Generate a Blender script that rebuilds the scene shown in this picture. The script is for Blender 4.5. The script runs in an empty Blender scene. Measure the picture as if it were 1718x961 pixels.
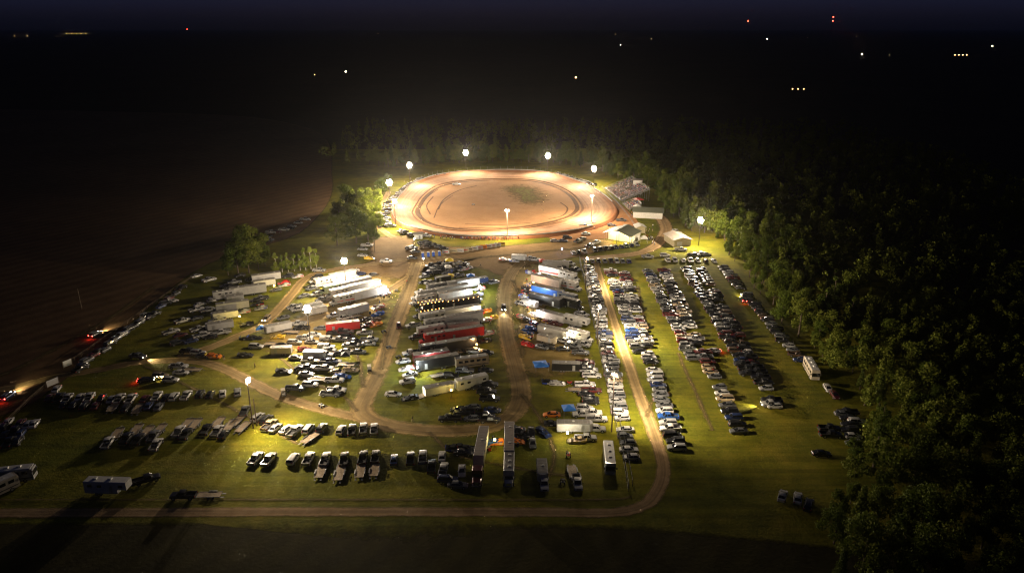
SKY_STRENGTH = .10; NIGHT_FILL = .003; HAZE = 0.000024; EXPOSURE = 0.5
import bpy, math, random
import numpy as np
from mathutils import Vector, Matrix
R = random.Random(7)
PI = math.pi
C = bpy.context.scene.collection
scene = bpy.context.scene

# ------------------------------------------------------------------ camera
PITCH = math.radians(19.5); FPX = 1227.0; CH = 100.0
cam_d = bpy.data.cameras.new('camera'); cam = bpy.data.objects.new('camera', cam_d); C.objects.link(cam)
cam.location = (0, 0, CH); cam.rotation_euler = (PI/2 - PITCH, 0, 0)
cam_d.sensor_width = 36.0; cam_d.lens = 36.0*FPX/1718.0
cam_d.clip_start = 1.0; cam_d.clip_end = 40000.0
scene.camera = cam

def ray(px, py):
    dx = (px-859.0)/FPX; dy = (480.5-py)/FPX
    return Vector((dx, math.cos(PITCH)+dy*math.sin(PITCH), -math.sin(PITCH)+dy*math.cos(PITCH)))
def at(px, py, z=0.0):
    """world point at height z that the photograph shows at pixel (px, py)"""
    d = ray(px, py); t = (z-CH)/d.z
    return Vector((d.x*t, d.y*t, z))
def height_at(y_world, px, py):
    d = ray(px, py); return CH + d.z*(y_world/d.y)

# ------------------------------------------------------------------ materials
MAT = {}
def nd(nt, t, **kw):
    n = nt.nodes.new(t)
    for k, v in kw.items(): setattr(n, k, v)
    return n
def new_mat(name):
    m = bpy.data.materials.new(name); m.use_nodes = True
    nt = m.node_tree; b = nt.nodes['Principled BSDF']
    return m, nt, b
def mixc(nt, fac, a, b, blend='MIX'):
    n = nt.nodes.new('ShaderNodeMix'); n.data_type = 'RGBA'; n.blend_type = blend
    for sock, v in ((n.inputs[0], fac), (n.inputs[6], a), (n.inputs[7], b)):
        if hasattr(v, 'links') or hasattr(v, 'is_linked'): nt.links.new(v, sock)
        elif isinstance(v, (int, float)): sock.default_value = v
        else: sock.default_value = (*v[:3], 1)
    return n.outputs[2]
def math_(nt, op, a, b=None, c=None, clamp=False):
    n = nt.nodes.new('ShaderNodeMath'); n.operation = op; n.use_clamp = clamp
    for i, v in enumerate((a, b, c)):
        if v is None: continue
        if isinstance(v, (int, float)): n.inputs[i].default_value = v
        else: nt.links.new(v, n.inputs[i])
    return n.outputs[0]
def noise(nt, vec, scale, detail=4, rough=.55):
    n = nt.nodes.new('ShaderNodeTexNoise'); n.inputs['Scale'].default_value = scale
    n.inputs['Detail'].default_value = detail; n.inputs['Roughness'].default_value = rough
    if vec is not None: nt.links.new(vec, n.inputs['Vector'])
    return n.outputs['Fac']
def ramp(nt, fac, stops):
    n = nt.nodes.new('ShaderNodeValToRGB'); e = n.color_ramp.elements
    while len(e) < len(stops): e.new(.5)
    for i, (p, c) in enumerate(stops):
        e[i].position = p; e[i].color = (*c[:3], 1) if not isinstance(c, (int, float)) else (c, c, c, 1)
    nt.links.new(fac, n.inputs[0]); return n.outputs[0]
def mapped(nt, scale=(1,1,1), rot=0, coord='Object'):
    tc = nt.nodes.new('ShaderNodeTexCoord')
    if coord == 'World':
        g = nt.nodes.new('ShaderNodeNewGeometry'); src = g.outputs['Position']
    else: src = tc.outputs[coord]
    mp = nt.nodes.new('ShaderNodeMapping'); mp.inputs['Scale'].default_value = scale
    mp.inputs['Rotation'].default_value = (0, 0, rot)
    nt.links.new(src, mp.inputs['Vector']); return mp.outputs[0]

def plain(key, col, rough=.6, metal=0, coat=0, var=.12, vscale=1.2):
    """painted or plain surface with a little procedural dirt variation"""
    m, nt, b = new_mat(key)
    v = mapped(nt)
    f = noise(nt, v, vscale, 5, .6)
    lo = tuple(c*(1-var) for c in col); hi = tuple(min(1, c*(1+var)) for c in col)
    c = ramp(nt, f, ((.3, lo), (.7, hi)))
    nt.links.new(c, b.inputs['Base Color'])
    b.inputs['Roughness'].default_value = rough; b.inputs['Metallic'].default_value = metal
    b.inputs['Coat Weight'].default_value = coat; b.inputs['Coat Roughness'].default_value = .08
    MAT[key] = m; return m
def glow(key, col, strength):
    m, nt, b = new_mat(key)
    b.inputs['Base Color'].default_value = (.8, .8, .8, 1)
    b.inputs['Emission Color'].default_value = (*col, 1); b.inputs['Emission Strength'].default_value = strength
    m.cycles.emission_sampling = 'NONE'   # the lamp objects beside these faces carry the light
    MAT[key] = m; return m

PAINTS = {'white': (.46,.45,.43), 'silver': (.33,.33,.33), 'grey': (.13,.135,.14), 'black': (.012,.012,.013),
          'navy': (.015,.03,.10), 'dark red': (.085,.010,.010), 'red': (.50,.02,.018), 'blue': (.02,.085,.33),
          'tan': (.38,.29,.18), 'green': (.03,.13,.05), 'orange': (.72,.20,.015), 'yellow': (.75,.48,.03),
          'brown': (.10,.06,.035), 'beige': (.50,.43,.32), 'dark green': (.02,.05,.03), 'pale green': (.42,.55,.38)}
for k, c in PAINTS.items():
    met = .0 if k in ('white','beige','pale green','yellow','orange','red') else .35
    plain(k, c, .34 if k != 'white' else .38, met*.6, .6, .10, .9)
plain('tyre', (.015,.015,.015), .9); plain('rim', (.45,.45,.46), .35, .8); plain('dark_trim', (.02,.02,.02), .7)
plain('chrome', (.6,.6,.6), .2, .9); plain('roof_grey', (.24,.225,.20), .6, 0, 0, .25, .8)
plain('bed_liner', (.03,.03,.03), .8); plain('plank', (.33,.25,.16), .8, 0, 0, .35, 2.0); plain('steel', (.22,.22,.22), .5, .6)
plain('galvanised', (.42,.42,.40), .45, .6); plain('concrete', (.42,.40,.36), .85, 0, 0, .2, .4)
plain('skin', (.50,.30,.21), .6); plain('hair', (.04,.025,.015), .7); plain('denim', (.05,.07,.13), .8)
plain('amber_lens', (.6,.2,.02), .3); plain('red_lens', (.35,.01,.01), .25); plain('clear_lens', (.8,.8,.78), .12, .2)
plain('tarp_blue', (.02,.17,.62), .6); plain('tent_white', (.55,.54,.51), .7); plain('tent_red', (.6,.05,.03), .7); plain('tent_black', (.03,.03,.035), .7)
plain('tent_yellow', (.7,.5,.04), .7); plain('portable_blue', (.03,.16,.42), .5); plain('wood_pole', (.12,.085,.055), .9, 0, 0, .3, 3)
plain('metal_wall', (.42,.40,.33), .5, .1, 0, .08, .5); plain('metal_roof_green', (.17,.18,.13), .5, .2, 0, .12, .4)
plain('metal_roof_pale', (.38,.33,.28), .5, .1, 0, .12, .4); plain('tan_wall', (.42,.36,.22), .7, 0, 0, .12, .6)
plain('bleacher', (.45,.44,.42), .4, .6); plain('deck_grey', (.12,.115,.11), .7); plain('seat_plank', (.40,.38,.34), .6); plain('bark', (.09,.065,.045), .9, 0, 0, .4, 4)
plain('pale_bark', (.30,.27,.21), .9, 0, 0, .4, 4); plain('stripe_red', (.55,.03,.02), .5); plain('stripe_blue', (.03,.07,.42), .5)
plain('stripe_black', (.02,.02,.02), .5); plain('stripe_yellow', (.7,.5,.05), .5)
for k, c in (('shirt_white',(.7,.7,.68)),('shirt_black',(.02,.02,.02)),('shirt_red',(.45,.03,.03)),('shirt_blue',(.04,.10,.35)),('shirt_grey',(.25,.25,.26)),('shirt_tan',(.45,.33,.2))): plain(k, c, .9)
m, nt, b = new_mat('car_glass')
b.inputs['Base Color'].default_value = (.010,.011,.012,1); b.inputs['Roughness'].default_value = .07; b.inputs['Specular IOR Level'].default_value = .6
MAT['car_glass'] = m
WARM = (1.0, .80, .56)
glow('lamp_on', (1.0,.93,.86), 260); glow('lamp_small', (1.0,.86,.66), 110); glow('headlamp_on', (1.0,.86,.60), 380); glow('tail_on', (1.0,.03,.02), 70)
glow('amber_on', (1.0,.42,.08), 22); glow('work_on', (1.0,.95,.86), 70); glow('window_lit', (1.0,.72,.36), 3.0); glow('door_lit', (1.0,.90,.62), 2.4)
glow('beacon_red', (1.0,.06,.03), 16); glow('far_warm', (1.0,.55,.16), 9); glow('far_white', (1.0,.86,.55), 30); glow('blue_on', (.15,.25,1.0), 60); glow('awning_lit', (1.0,.66,.40), 1.3)

# ------------------------------------------------------------------ mesh builder
class MB:
    def __init__(s): s.v = []; s.f = []; s.k = []
    def add(s, vs, fs, key):
        o = len(s.v); s.v += [tuple(p) for p in vs]; s.f += [tuple(i+o for i in f) for f in fs]; s.k += [key]*len(fs)
        return s
    def box(s, c, d, key, rz=0, taper=1.0):
        x, y, z = c; a, b_, h = d[0]/2, d[1]/2, d[2]/2
        vs = []
        for sz, t in ((-1, 1), (1, taper)):
            for sx, sy in ((-1,-1),(1,-1),(1,1),(-1,1)):
                px, py = sx*a*t, sy*b_*t
                vs.append((x+px*math.cos(rz)-py*math.sin(rz), y+px*math.sin(rz)+py*math.cos(rz), z+sz*h))
        return s.add(vs, [(3,2,1,0),(4,5,6,7),(0,1,5,4),(1,2,6,5),(2,3,7,6),(3,0,4,7)], key)
    def loft(s, rings, key, caps=True, keys=None):
        n = len(rings[0]); vs = [p for r in rings for p in r]; 
        for i in range(len(rings)-1):
            fs = [(i*n+j, i*n+(j+1)%n, (i+1)*n+(j+1)%n, (i+1)*n+j) for j in range(n)]
            s_key = keys[i] if keys else key
            s.add([], [], s_key)
            o = len(s.v) if i == 0 else o
            if i == 0: s.v += [tuple(p) for p in vs]
            s.f += [tuple(q+o for q in f) for f in fs]; s.k += [s_key]*len(fs)
        if caps:
            s.f += [tuple(o+j for j in range(n))[::-1], tuple(o+(len(rings)-1)*n+j for j in range(n))]
            s.k += [keys[0] if keys else key, keys[-1] if keys else key]
        return s
    def cyl(s, p0, p1, r0, r1, n, key, capkey=None):
        p0, p1 = Vector(p0), Vector(p1); d = (p1-p0).normalized()
        u = d.orthogonal().normalized(); w = d.cross(u)
        rings = []
        for p, r in ((p0, r0), (p1, r1)):
            rings.append([p + (u*math.cos(2*PI*i/n)+w*math.sin(2*PI*i/n))*r for i in range(n)])
        o = len(s.v); s.v += [tuple(p) for r in rings for p in r]
        s.f += [(o+j, o+(j+1)%n, o+n+(j+1)%n, o+n+j) for j in range(n)]; s.k += [key]*n
        s.f += [tuple(o+j for j in range(n))[::-1], tuple(o+n+j for j in range(n))]; s.k += [capkey or key]*2
        return s
    def prism(s, poly, p_axis, a, b_, key):
        """poly of (u,v) extruded; p_axis 'y': poly in xz from y=a to b"""
        n = len(poly)
        if p_axis == 'y': vs = [(u, a, v) for u, v in poly]+[(u, b_, v) for u, v in poly]
        elif p_axis == 'x': vs = [(a, u, v) for u, v in poly]+[(b_, u, v) for u, v in poly]
        else: vs = [(u, v, a) for u, v in poly]+[(u, v, b_) for u, v in poly]
        fs = [tuple(range(n))[::-1], tuple(range(n, 2*n))]+[(i, (i+1)%n, n+(i+1)%n, n+i) for i in range(n)]
        return s.add(vs, fs, key)
    def merge(s, o, off=(0,0,0)):
        k = len(s.v); s.v += [(p[0]+off[0], p[1]+off[1], p[2]+off[2]) for p in o.v]
        s.f += [tuple(i+k for i in f) for f in o.f]; s.k += o.k
        return s
    def mesh(s, name, smooth=30):
        keys = []
        for k in s.k:
            if k not in keys: keys.append(k)
        if 'paint' in keys: keys.remove('paint'); keys.insert(0, 'paint')
        me = bpy.data.meshes.new(name); me.from_pydata(s.v, [], s.f); me.validate(clean_customdata=False)
        for k in keys: me.materials.append(MAT['white'] if k == 'paint' else MAT[k])
        idx = {k: i for i, k in enumerate(keys)}
        if len(me.polygons) == len(s.k):
            me.polygons.foreach_set('material_index', [idx[k] for k in s.k])
        import bmesh
        bm = bmesh.new(); bm.from_mesh(me); bmesh.ops.recalc_face_normals(bm, faces=bm.faces); bm.to_mesh(me); bm.free()
        if smooth:
            me.polygons.foreach_set('use_smooth', [True]*len(me.polygons))
            me.set_sharp_from_angle(angle=math.radians(smooth))
        me.update(); me['painted'] = 1 if 'paint' in keys else 0
        return me

def link(name, data, parent=None, loc=(0,0,0), rz=0.0, paint=None):
    o = bpy.data.objects.new(name, data); C.objects.link(o)
    o.location = loc; o.rotation_euler = (0, 0, rz)
    if parent is not None: o.parent = parent
    if paint and data is not None and data.get('painted'):
        o.material_slots[0].link = 'OBJECT'; o.material_slots[0].material = MAT[paint]
    return o
def tag(o, label=None, cat=None, group=None, kind=None):
    if label: o['label'] = label
    if cat: o['category'] = cat
    if group: o['group'] = group
    if kind: o['kind'] = kind
    return o
def thing(name, label, cat, loc=(0,0,0), rz=0.0, group=None):
    return tag(link(name, None, None, loc, rz), label, cat, group)

ONES = 'zeroth first second third fourth fifth sixth seventh eighth ninth tenth eleventh twelfth thirteenth fourteenth fifteenth sixteenth seventeenth eighteenth nineteenth'.split()
TENS = {2:'twenty',3:'thirty',4:'forty',5:'fifty',6:'sixty',7:'seventy',8:'eighty',9:'ninety'}
TENTH = {2:'twentieth',3:'thirtieth',4:'fortieth',5:'fiftieth',6:'sixtieth',7:'seventieth',8:'eightieth',9:'ninetieth'}
def nth(n):
    if n >= 100: return 'hundred-and-'+nth(n-100)
    if n < 20: return ONES[n]
    return TENTH[n//10] if n % 10 == 0 else TENS[n//10]+'-'+ONES[n%10]
CARD = 'none one two three four five six seven eight nine ten eleven twelve'.split()
# ------------------------------------------------------------------ vehicle kinds (x forward, ground z = 0)
KINDS = {}
def ring(x, zb, zt, w, top=.93, bot=.88):
    zm = zb + (zt-zb)*.55
    half = [(bot*w, zb), (w, zb+(zt-zb)*.18), (w, zm), (w*.985, zt-(zt-zb)*.16), (top*w, zt)]
    return [(x, -y, z) for y, z in half] + [(x, y, z) for y, z in reversed(half)]
def wheel_mb(r=.34, w=.24, side=1, rim='rim'):
    m = MB(); n = 12; y0, y1 = -w/2*side, w/2*side
    m.cyl((0,y0,0), (0,y1,0), r, r, n, 'tyre'); m.cyl((0,y1-.02*side,0), (0,y1+.012*side,0), r*.62, r*.55, 10, rim)
    m.cyl((0,y1+.0*side,0), (0,y1+.03*side,0), r*.16, r*.14, 6, 'dark_trim')
    return m
def greenhouse(body, glass, xb0, xb1, xt0, xt1, zb, zt, wb, wt, bpill=None):
    """glass cabin, roof panel and pillars"""
    def rg(x0, x1, w, z, r=.12): return [(x0, -w+r, z), (x0+r, -w, z), (x1-r, -w, z), (x1, -w+r, z), (x1, w-r, z), (x1-r, w, z), (x0+r, w, z), (x0, w-r, z)]
    glass.loft([rg(xb0, xb1, wb, zb), rg(xt0, xt1, wt, zt)], 'car_glass')
    body.loft([rg(xt0-.03, xt1+.03, wt+.02, zt-.02), rg(xt0-.02, xt1+.02, wt+.01, zt+.03), rg(xt0+.12, xt1-.12, wt-.1, zt+.07)], 'paint')
    for s in (-1, 1):
        for xb, xt in ((xb0+.05, xt0+.05), (xb1-.05, xt1-.05)) + (((bpill, bpill),) if bpill is not None else ()) :
            body.cyl((xb, s*(wb-.03), zb), (xt, s*(wt-.02), zt), .05, .045, 5, 'paint')
def finish(kind, body, glass, wheels, r, wy, heads, tails, extra=(), noun=None, rim='rim', lh=(.10,.34,.16)):
    """wheels: list of x; heads/tails: (x, y, z)"""
    parts = [('body', body, (0,0,0))]
    if glass is not None: parts.append(('window', glass, (0,0,0)))
    for x in wheels:
        for s in (-1, 1):
            parts.append(('wheel', wheel_mb(r, .26, s, rim), (x, s*wy, r)))
            body.cyl((x, s*(wy-.02), r+.03), (x, s*(wy+.105), r+.03), r+.07, r+.07, 12, 'dark_trim')
    for s in (-1, 1):
        if heads: parts.append(('headlight', MB().box((0,0,0), lh, 'clear_lens', 0, .9), (heads[0], s*heads[1], heads[2])))
        if tails: parts.append(('tail_light', MB().box((0,0,0), (lh[0], .22, .24), 'red_lens', 0, .95), (tails[0], s*tails[1], tails[2])))
    parts += list(extra)
    KINDS[kind] = dict(parts=parts, noun=noun or kind.replace('_', ' '))
def lower(stations, mb=None):
    mb = mb or MB(); mb.loft([ring(*st) for st in stations], 'paint'); return mb

# sedan
b = lower([(-2.4,.42,.80,.70),(-2.28,.28,.96,.84),(-1.5,.22,1.0,.90),(0,.2,.97,.91),(1.1,.2,.95,.91),(1.9,.25,.82,.87),(2.25,.3,.70,.80),(2.38,.4,.58,.68)])
g = MB(); greenhouse(b, g, -1.85, 1.2, -1.15, .25, .93, 1.38, .80, .60, -.35)
b.box((2.3,0,.36),(.16,1.5,.12),'dark_trim'); b.box((-2.33,0,.40),(.16,1.5,.12),'dark_trim')
for s in (-1,1): b.box((.75, s*.98, 1.0), (.14,.16,.12), 'paint')
finish('sedan', b, g, (-1.4,1.45), .33, .80, (2.26,.58,.64), (-2.34,.62,.80))
# coupe / hatch
b = lower([(-2.1,.4,.86,.70),(-1.98,.28,1.02,.84),(-1.2,.22,1.0,.88),(0,.2,.96,.88),(1.0,.2,.94,.88),(1.75,.25,.82,.84),(2.0,.3,.70,.76),(2.1,.4,.58,.64)])
g = MB(); greenhouse(b, g, -1.95, 1.1, -1.45, .2, .95, 1.45, .77, .60, -.4)
finish('hatchback', b, g, (-1.25,1.3), .32, .77, (2.0,.54,.66), (-2.04,.6,.86))
# sport utility
b = lower([(-2.4,.45,1.0,.78),(-2.3,.34,1.12,.90),(-1.4,.28,1.12,.95),(0,.26,1.1,.96),(1.1,.26,1.08,.96),(1.95,.3,1.0,.93),(2.3,.36,.88,.86),(2.42,.46,.74,.76)])
g = MB(); greenhouse(b, g, -2.32, 1.15, -2.0, .45, 1.08, 1.66, .86, .70, -.3)
b.box((2.36,0,.42),(.16,1.6,.14),'dark_trim'); b.box((-2.4,0,.48),(.16,1.6,.14),'dark_trim')
for s in (-1,1):
    b.box((-.75, s*.55, 1.77), (1.9,.05,.05), 'steel'); b.box((.75, s*1.03, 1.14), (.14,.18,.16), 'dark_trim')
finish('sport_utility', b, g, (-1.45,1.5), .37, .84, (2.33,.62,.84), (-2.35,.7,1.0))
# minivan
b = lower([(-2.5,.4,.96,.80),(-2.42,.28,1.05,.92),(-1.4,.24,1.06,.97),(0,.22,1.04,.98),(1.2,.22,1.02,.97),(2.0,.26,.9,.92),(2.4,.32,.76,.84),(2.52,.42,.62,.72)])
g = MB(); greenhouse(b, g, -2.44, 1.55, -2.2, .75, 1.02, 1.68, .88, .72, -.2)
finish('minivan', b, g, (-1.5,1.6), .35, .86, (2.42,.64,.76), (-2.44,.72,1.0))
# pickup
def pickup(kind, dual=False, cap=False, Lbed=2.15):
    x0 = -.75; xr = x0-Lbed
    b = lower([(x0,.36,1.18,.96),(0,.36,1.18,.98),(1.2,.36,1.17,.98),(2.0,.38,1.12,.97),(2.55,.42,1.06,.93),(2.75,.5,.96,.86)])
    t = .09; wy = .98
    b.box(((x0+xr)/2, 0, .62), (Lbed, 1.9, .34), 'bed_liner')
    for s in (-1, 1):
        b.prism([(xr,.5),(x0+.01,.5),(x0+.01,1.2),(xr,1.2)], 'y', s*(wy-t), s*wy, 'paint')
        b.box(((x0+xr)/2, s*(wy-.06), 1.22), (Lbed, .16, .05), 'dark_trim' if s < 0 else 'paint')
    b.box((xr+.05, 0, .90), (.10, 1.78, .60), 'paint'); b.box((xr-.10, 0, .50), (.18, 1.86, .18), 'chrome')
    b.box((2.76, 0, .50), (.20, 1.90, .26), 'chrome'); b.box((2.72, 0, .82), (.12, 1.0, .26), 'dark_trim')
    g = MB(); greenhouse(b, g, x0+.02, 1.35, x0+.16, .72, 1.16, 1.80, .90, .74, .30)
    for s in (-1,1): b.box((1.0, s*1.10, 1.22), (.16,.24,.24), 'dark_trim')
    if dual:
        for s in (-1,1): b.box((-1.85, s*1.08, .72), (1.1,.24,.5), 'paint')
    if cap:
        b.loft([[(xr,-.97,1.25),(x0-.02,-.97,1.25),(x0-.02,.97,1.25),(xr,.97,1.25)],[(xr+.08,-.84,1.82),(x0-.02,-.84,1.82),(x0-.02,.84,1.82),(xr+.08,.84,1.82)]], 'paint')
    finish(kind, b, g, (-1.85,1.85), .42, .90, (2.66,.72,.90), (xr-.01,.88,.95), noun='pickup')
pickup('pickup'); pickup('long_pickup', True, False, 2.5); pickup('capped_pickup', False, True)
# dirt race car
def racecar(kind, stripe, deckkey='paint'):
    b = MB()
    b.loft([[(-2.35,-.98,.30),(-2.35,.98,.30),(-2.35,.98,.95),(-2.35,-.98,.95)],[(-.9,-1.0,.18),(-.9,1.0,.18),(-.9,1.0,.88),(-.9,-1.0,.88)],
            [(.9,-1.0,.16),(.9,1.0,.16),(.9,1.0,.74),(.9,-1.0,.74)],[(1.9,-.98,.16),(1.9,.98,.16),(1.9,.98,.56),(1.9,-.98,.56)],[(2.45,-.92,.16),(2.45,.92,.16),(2.45,.92,.28),(2.45,-.92,.28)]], 'paint')
    for s in (-1,1):
        b.prism([(-2.2,.45),(.2,.42),(.6,.66),(-2.2,.78)], 'y', s*1.0, s*1.012, stripe)
        b.box((-.45, s*1.02, .58), (.7,.02,.34), 'tent_white')
    b.box((-2.38,0,1.10),(.05,1.9,.34), stripe)
    b.prism([(-1.9,.94),(.55,.80),(-.1,1.27),(-1.15,1.30)], 'y', -.60, -.56, 'paint'); b.prism([(-1.9,.94),(.55,.80),(-.1,1.27),(-1.15,1.30)], 'y', .56, .60, 'paint')
    b.box((-.62,0,1.31),(1.15,1.24,.05), 'paint'); b.box((-.55,0,.92),(1.2,1.1,.1),'dark_trim')
    b.box((1.1,0,.73),(.7,.5,.14),'dark_trim')
    finish(kind, b, None, (-1.4,1.35), .36, .84, None, None, noun='race car', rim='stripe_yellow')
racecar('race_car_a', 'stripe_red'); racecar('race_car_b', 'stripe_blue'); racecar('race_car_c', 'stripe_black'); racecar('race_car_d', 'stripe_yellow')
# open utility / car trailer
def flatbed(kind, L=5.2, deck='plank'):
    b = MB(); b.box((0,0,.58),(L,2.05,.08), deck)
    f = MB()
    for s in (-1,1):
        f.box((0,s*1.05,.58),(L,.08,.16),'steel'); f.box((-.5,s*1.16,.80),(1.9,.26,.05),'steel')
        f.cyl((L/2,s*.8,.55),(L/2+1.3,0,.5),.05,.05,5,'steel')
    f.box((L/2+.02,0,.66),(.06,2.1,.20),'steel')
    parts = [('deck', b, (0,0,0)), ('frame', f, (0,0,0))]
    for x in (-.95,-.1):
        for s in (-1,1): parts.append(('wheel', wheel_mb(.34,.22,s), (x, s*1.17, .34)))
    for s in (-1,1): parts.append(('ramp', MB().box((0,0,0),(.9,.4,.06),'steel'), (-L/2-.4, s*.7, .32)))
    KINDS[kind] = dict(parts=parts, noun='open trailer')
flatbed('open_trailer'); flatbed('long_open_trailer', 6.6, 'plank')
# enclosed trailers
def rbox(x0, x1, w, z0, z1, r=.14, nose=0.0):
    def rg(x, q=1.0): 
        ww = w*q
        return [(x,-ww,z0),(x,-ww,z1-r),(x,-ww+r,z1),(x,ww-r,z1),(x,ww,z1-r),(x,ww,z0)]
    rs = [rg(x0), rg(x1)]
    if nose: rs += [rg(x1+nose*.7, .62), rg(x1+nose, .2)]
    return rs
def enclosed(kind, L, H, z0=.55, noun='enclosed trailer', stripe=None, axles=2, vents=2, windows=(), lit=None, ramp=False, wd=1.27, roof='roof_grey'):
    b = MB(); nose = .7 if L < 11 else 0.0
    b.loft(rbox(-L/2, L/2, wd, z0, H, .10, nose), 'paint')
    b.box((0,0,z0-.1),(L*.96,2.1,.2),'steel'); 
    if nose: b.cyl((L/2+nose*.7,0,.5),(L/2+nose+1.2,0,.5),.07,.07,5,'steel')
    else: b.box((L/2-.8,0,z0-.3),(.3,2.0,.5),'steel')
    for s in (-1,1):
        b.box((0,s*(wd+.004),z0+.06),(L*.98,.02,.10),'chrome')
        b.box((0,s*(wd-.02),H-.06),(L*.98,.08,.06),'chrome')
        if stripe: b.prism([(-L*.46,z0+.5),(L*.2,z0+.7),(L*.47,z0+1.5),(L*.30,z0+1.5),(-L*.46,z0+.9)],'y',s*(wd+.004),s*(wd+.012),stripe)
    parts = [('body', b, (0,0,0))]
    rf = MB(); rf.box((0,0,0),(L*.985,wd*2-.22,.03),roof)
    for i in range(int(L/1.2)): rf.box((-L/2+.7+i*1.2,0,.025),(.05,wd*2-.3,.02),'galvanised')
    parts.append(('roof', rf, (0,0,H+.02)))
    for i in range(vents):
        parts.append(('roof_vent', MB().box((0,0,0),(.55,.55,.16),'tent_white',0,.8), (-L*.3+i*L*.55/max(1,vents-1) if vents > 1 else 0, .2, H+.13)))
    for s in (-1,1):
        parts.append(('side_door', MB().box((0,0,0),(.85,.03,1.75),'galvanised').box((.32,s*.02,0),(.08,.04,.12),'dark_trim'), (L*.28, s*(wd+.016), z0+1.05)))
    parts.append(('rear_door', MB().box((0,0,0),(.04,wd*2-.2,H-z0-.25),'roof_grey') if not ramp else MB().prism([(0,.0),(0,.08),(-2.2,-.5),(-2.2,-.56)],'y',-wd+.12,wd-.12,'plank'), (-L/2-.03, 0, (z0+H)/2 if not ramp else z0)))
    if ramp: parts.append(('lit_cargo_opening', MB().box((0,0,0),(.03,wd*2-.25,H-z0-.3), lit or 'bed_liner'), (-L/2-.012,0,(z0+H)/2)))  # glowing panel stands in for the lamplit inside; no lamp here
    for (wx, s, ww, wh) in windows:
        parts.append(('window', MB().box((0,0,0),(ww,.03,wh),'car_glass'), (wx, s*(wd+.016), H-.95)))
    for i in range(axles):
        for s in (-1,1): parts.append(('wheel', wheel_mb(.38,.26,s), (-L*.12-i*.86+.4, s*(wd-.14), .38)))
    KINDS[kind] = dict(parts=parts, noun=noun)
W3 = [(x, s, .8, .5) for x in (-.6, 1.2, 3.0) for s in (-1,1)]
enclosed('small_trailer', 6.2, 2.65, axles=2, vents=1)
enclosed('box_trailer', 8.6, 2.9, axles=2, vents=1)
enclosed('box_trailer_open', 8.6, 2.9, axles=2, vents=1, ramp=True, lit='door_lit')
enclosed('long_trailer', 11.6, 3.3, axles=3, vents=2)
enclosed('race_hauler', 13.8, 4.0, .75, 'race hauler trailer', axles=2, vents=2)
enclosed('striped_hauler', 13.8, 4.0, .75, 'race hauler trailer', stripe='stripe_red', axles=2, vents=2)
enclosed('hauler_open', 13.8, 4.0, .75, 'race hauler trailer', axles=2, vents=2, ramp=True, lit='door_lit')
enclosed('pale_hauler', 13.8, 4.0, .75, 'race hauler trailer', axles=2, vents=2, roof='metal_roof_pale')
enclosed('pale_hauler_open', 13.8, 4.0, .75, 'race hauler trailer', axles=2, vents=1, ramp=True, lit='door_lit', roof='metal_roof_pale')
enclosed('blue_striped_hauler', 13.8, 4.0, .75, 'race hauler trailer', stripe='stripe_blue', axles=2, vents=2)
enclosed('camper', 9.2, 3.5, .65, 'camper trailer', stripe='stripe_blue', axles=2, vents=3, windows=[(x,s,.9,.6) for x in (-2.6,.2) for s in (-1,1)], roof='tent_white')
# fifth-wheel camper with a raised front
def fifth():
    b = MB(); b.loft(rbox(-4.6, 3.0, 1.25, .6, 3.55, .14), 'paint'); b.loft(rbox(2.98, 5.2, 1.24, 1.65, 3.54, .14), 'paint')
    b.box((-1,0,.5),(6.6,2.0,.2),'steel')
    parts=[('body',b,(0,0,0)),('roof',MB().box((0,0,0),(9.4,2.2,.03),'tent_white'),(.3,0,3.57))]
    for x in (-2.5,1.0): parts.append(('air_conditioner',MB().box((0,0,0),(.9,.8,.3),'tent_white',0,.85),(x,.1,3.74)))
    for x in (-3.2,-1.0,3.9):
        for s in (-1,1): parts.append(('window',MB().box((0,0,0),(1.0,.03,.6),'car_glass'),(x,s*1.265,2.5)))
    for s in (-1,1): parts.append(('side_door',MB().box((0,0,0),(.75,.03,1.9),'galvanised'),(1.6,s*1.265,1.75)))
    for x in (-1.9,-1.0):
        for s in (-1,1): parts.append(('wheel',wheel_mb(.38,.26,s),(x,s*1.12,.38)))
    KINDS['fifth_wheel']=dict(parts=parts,noun='fifth-wheel camper')
fifth()
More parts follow.
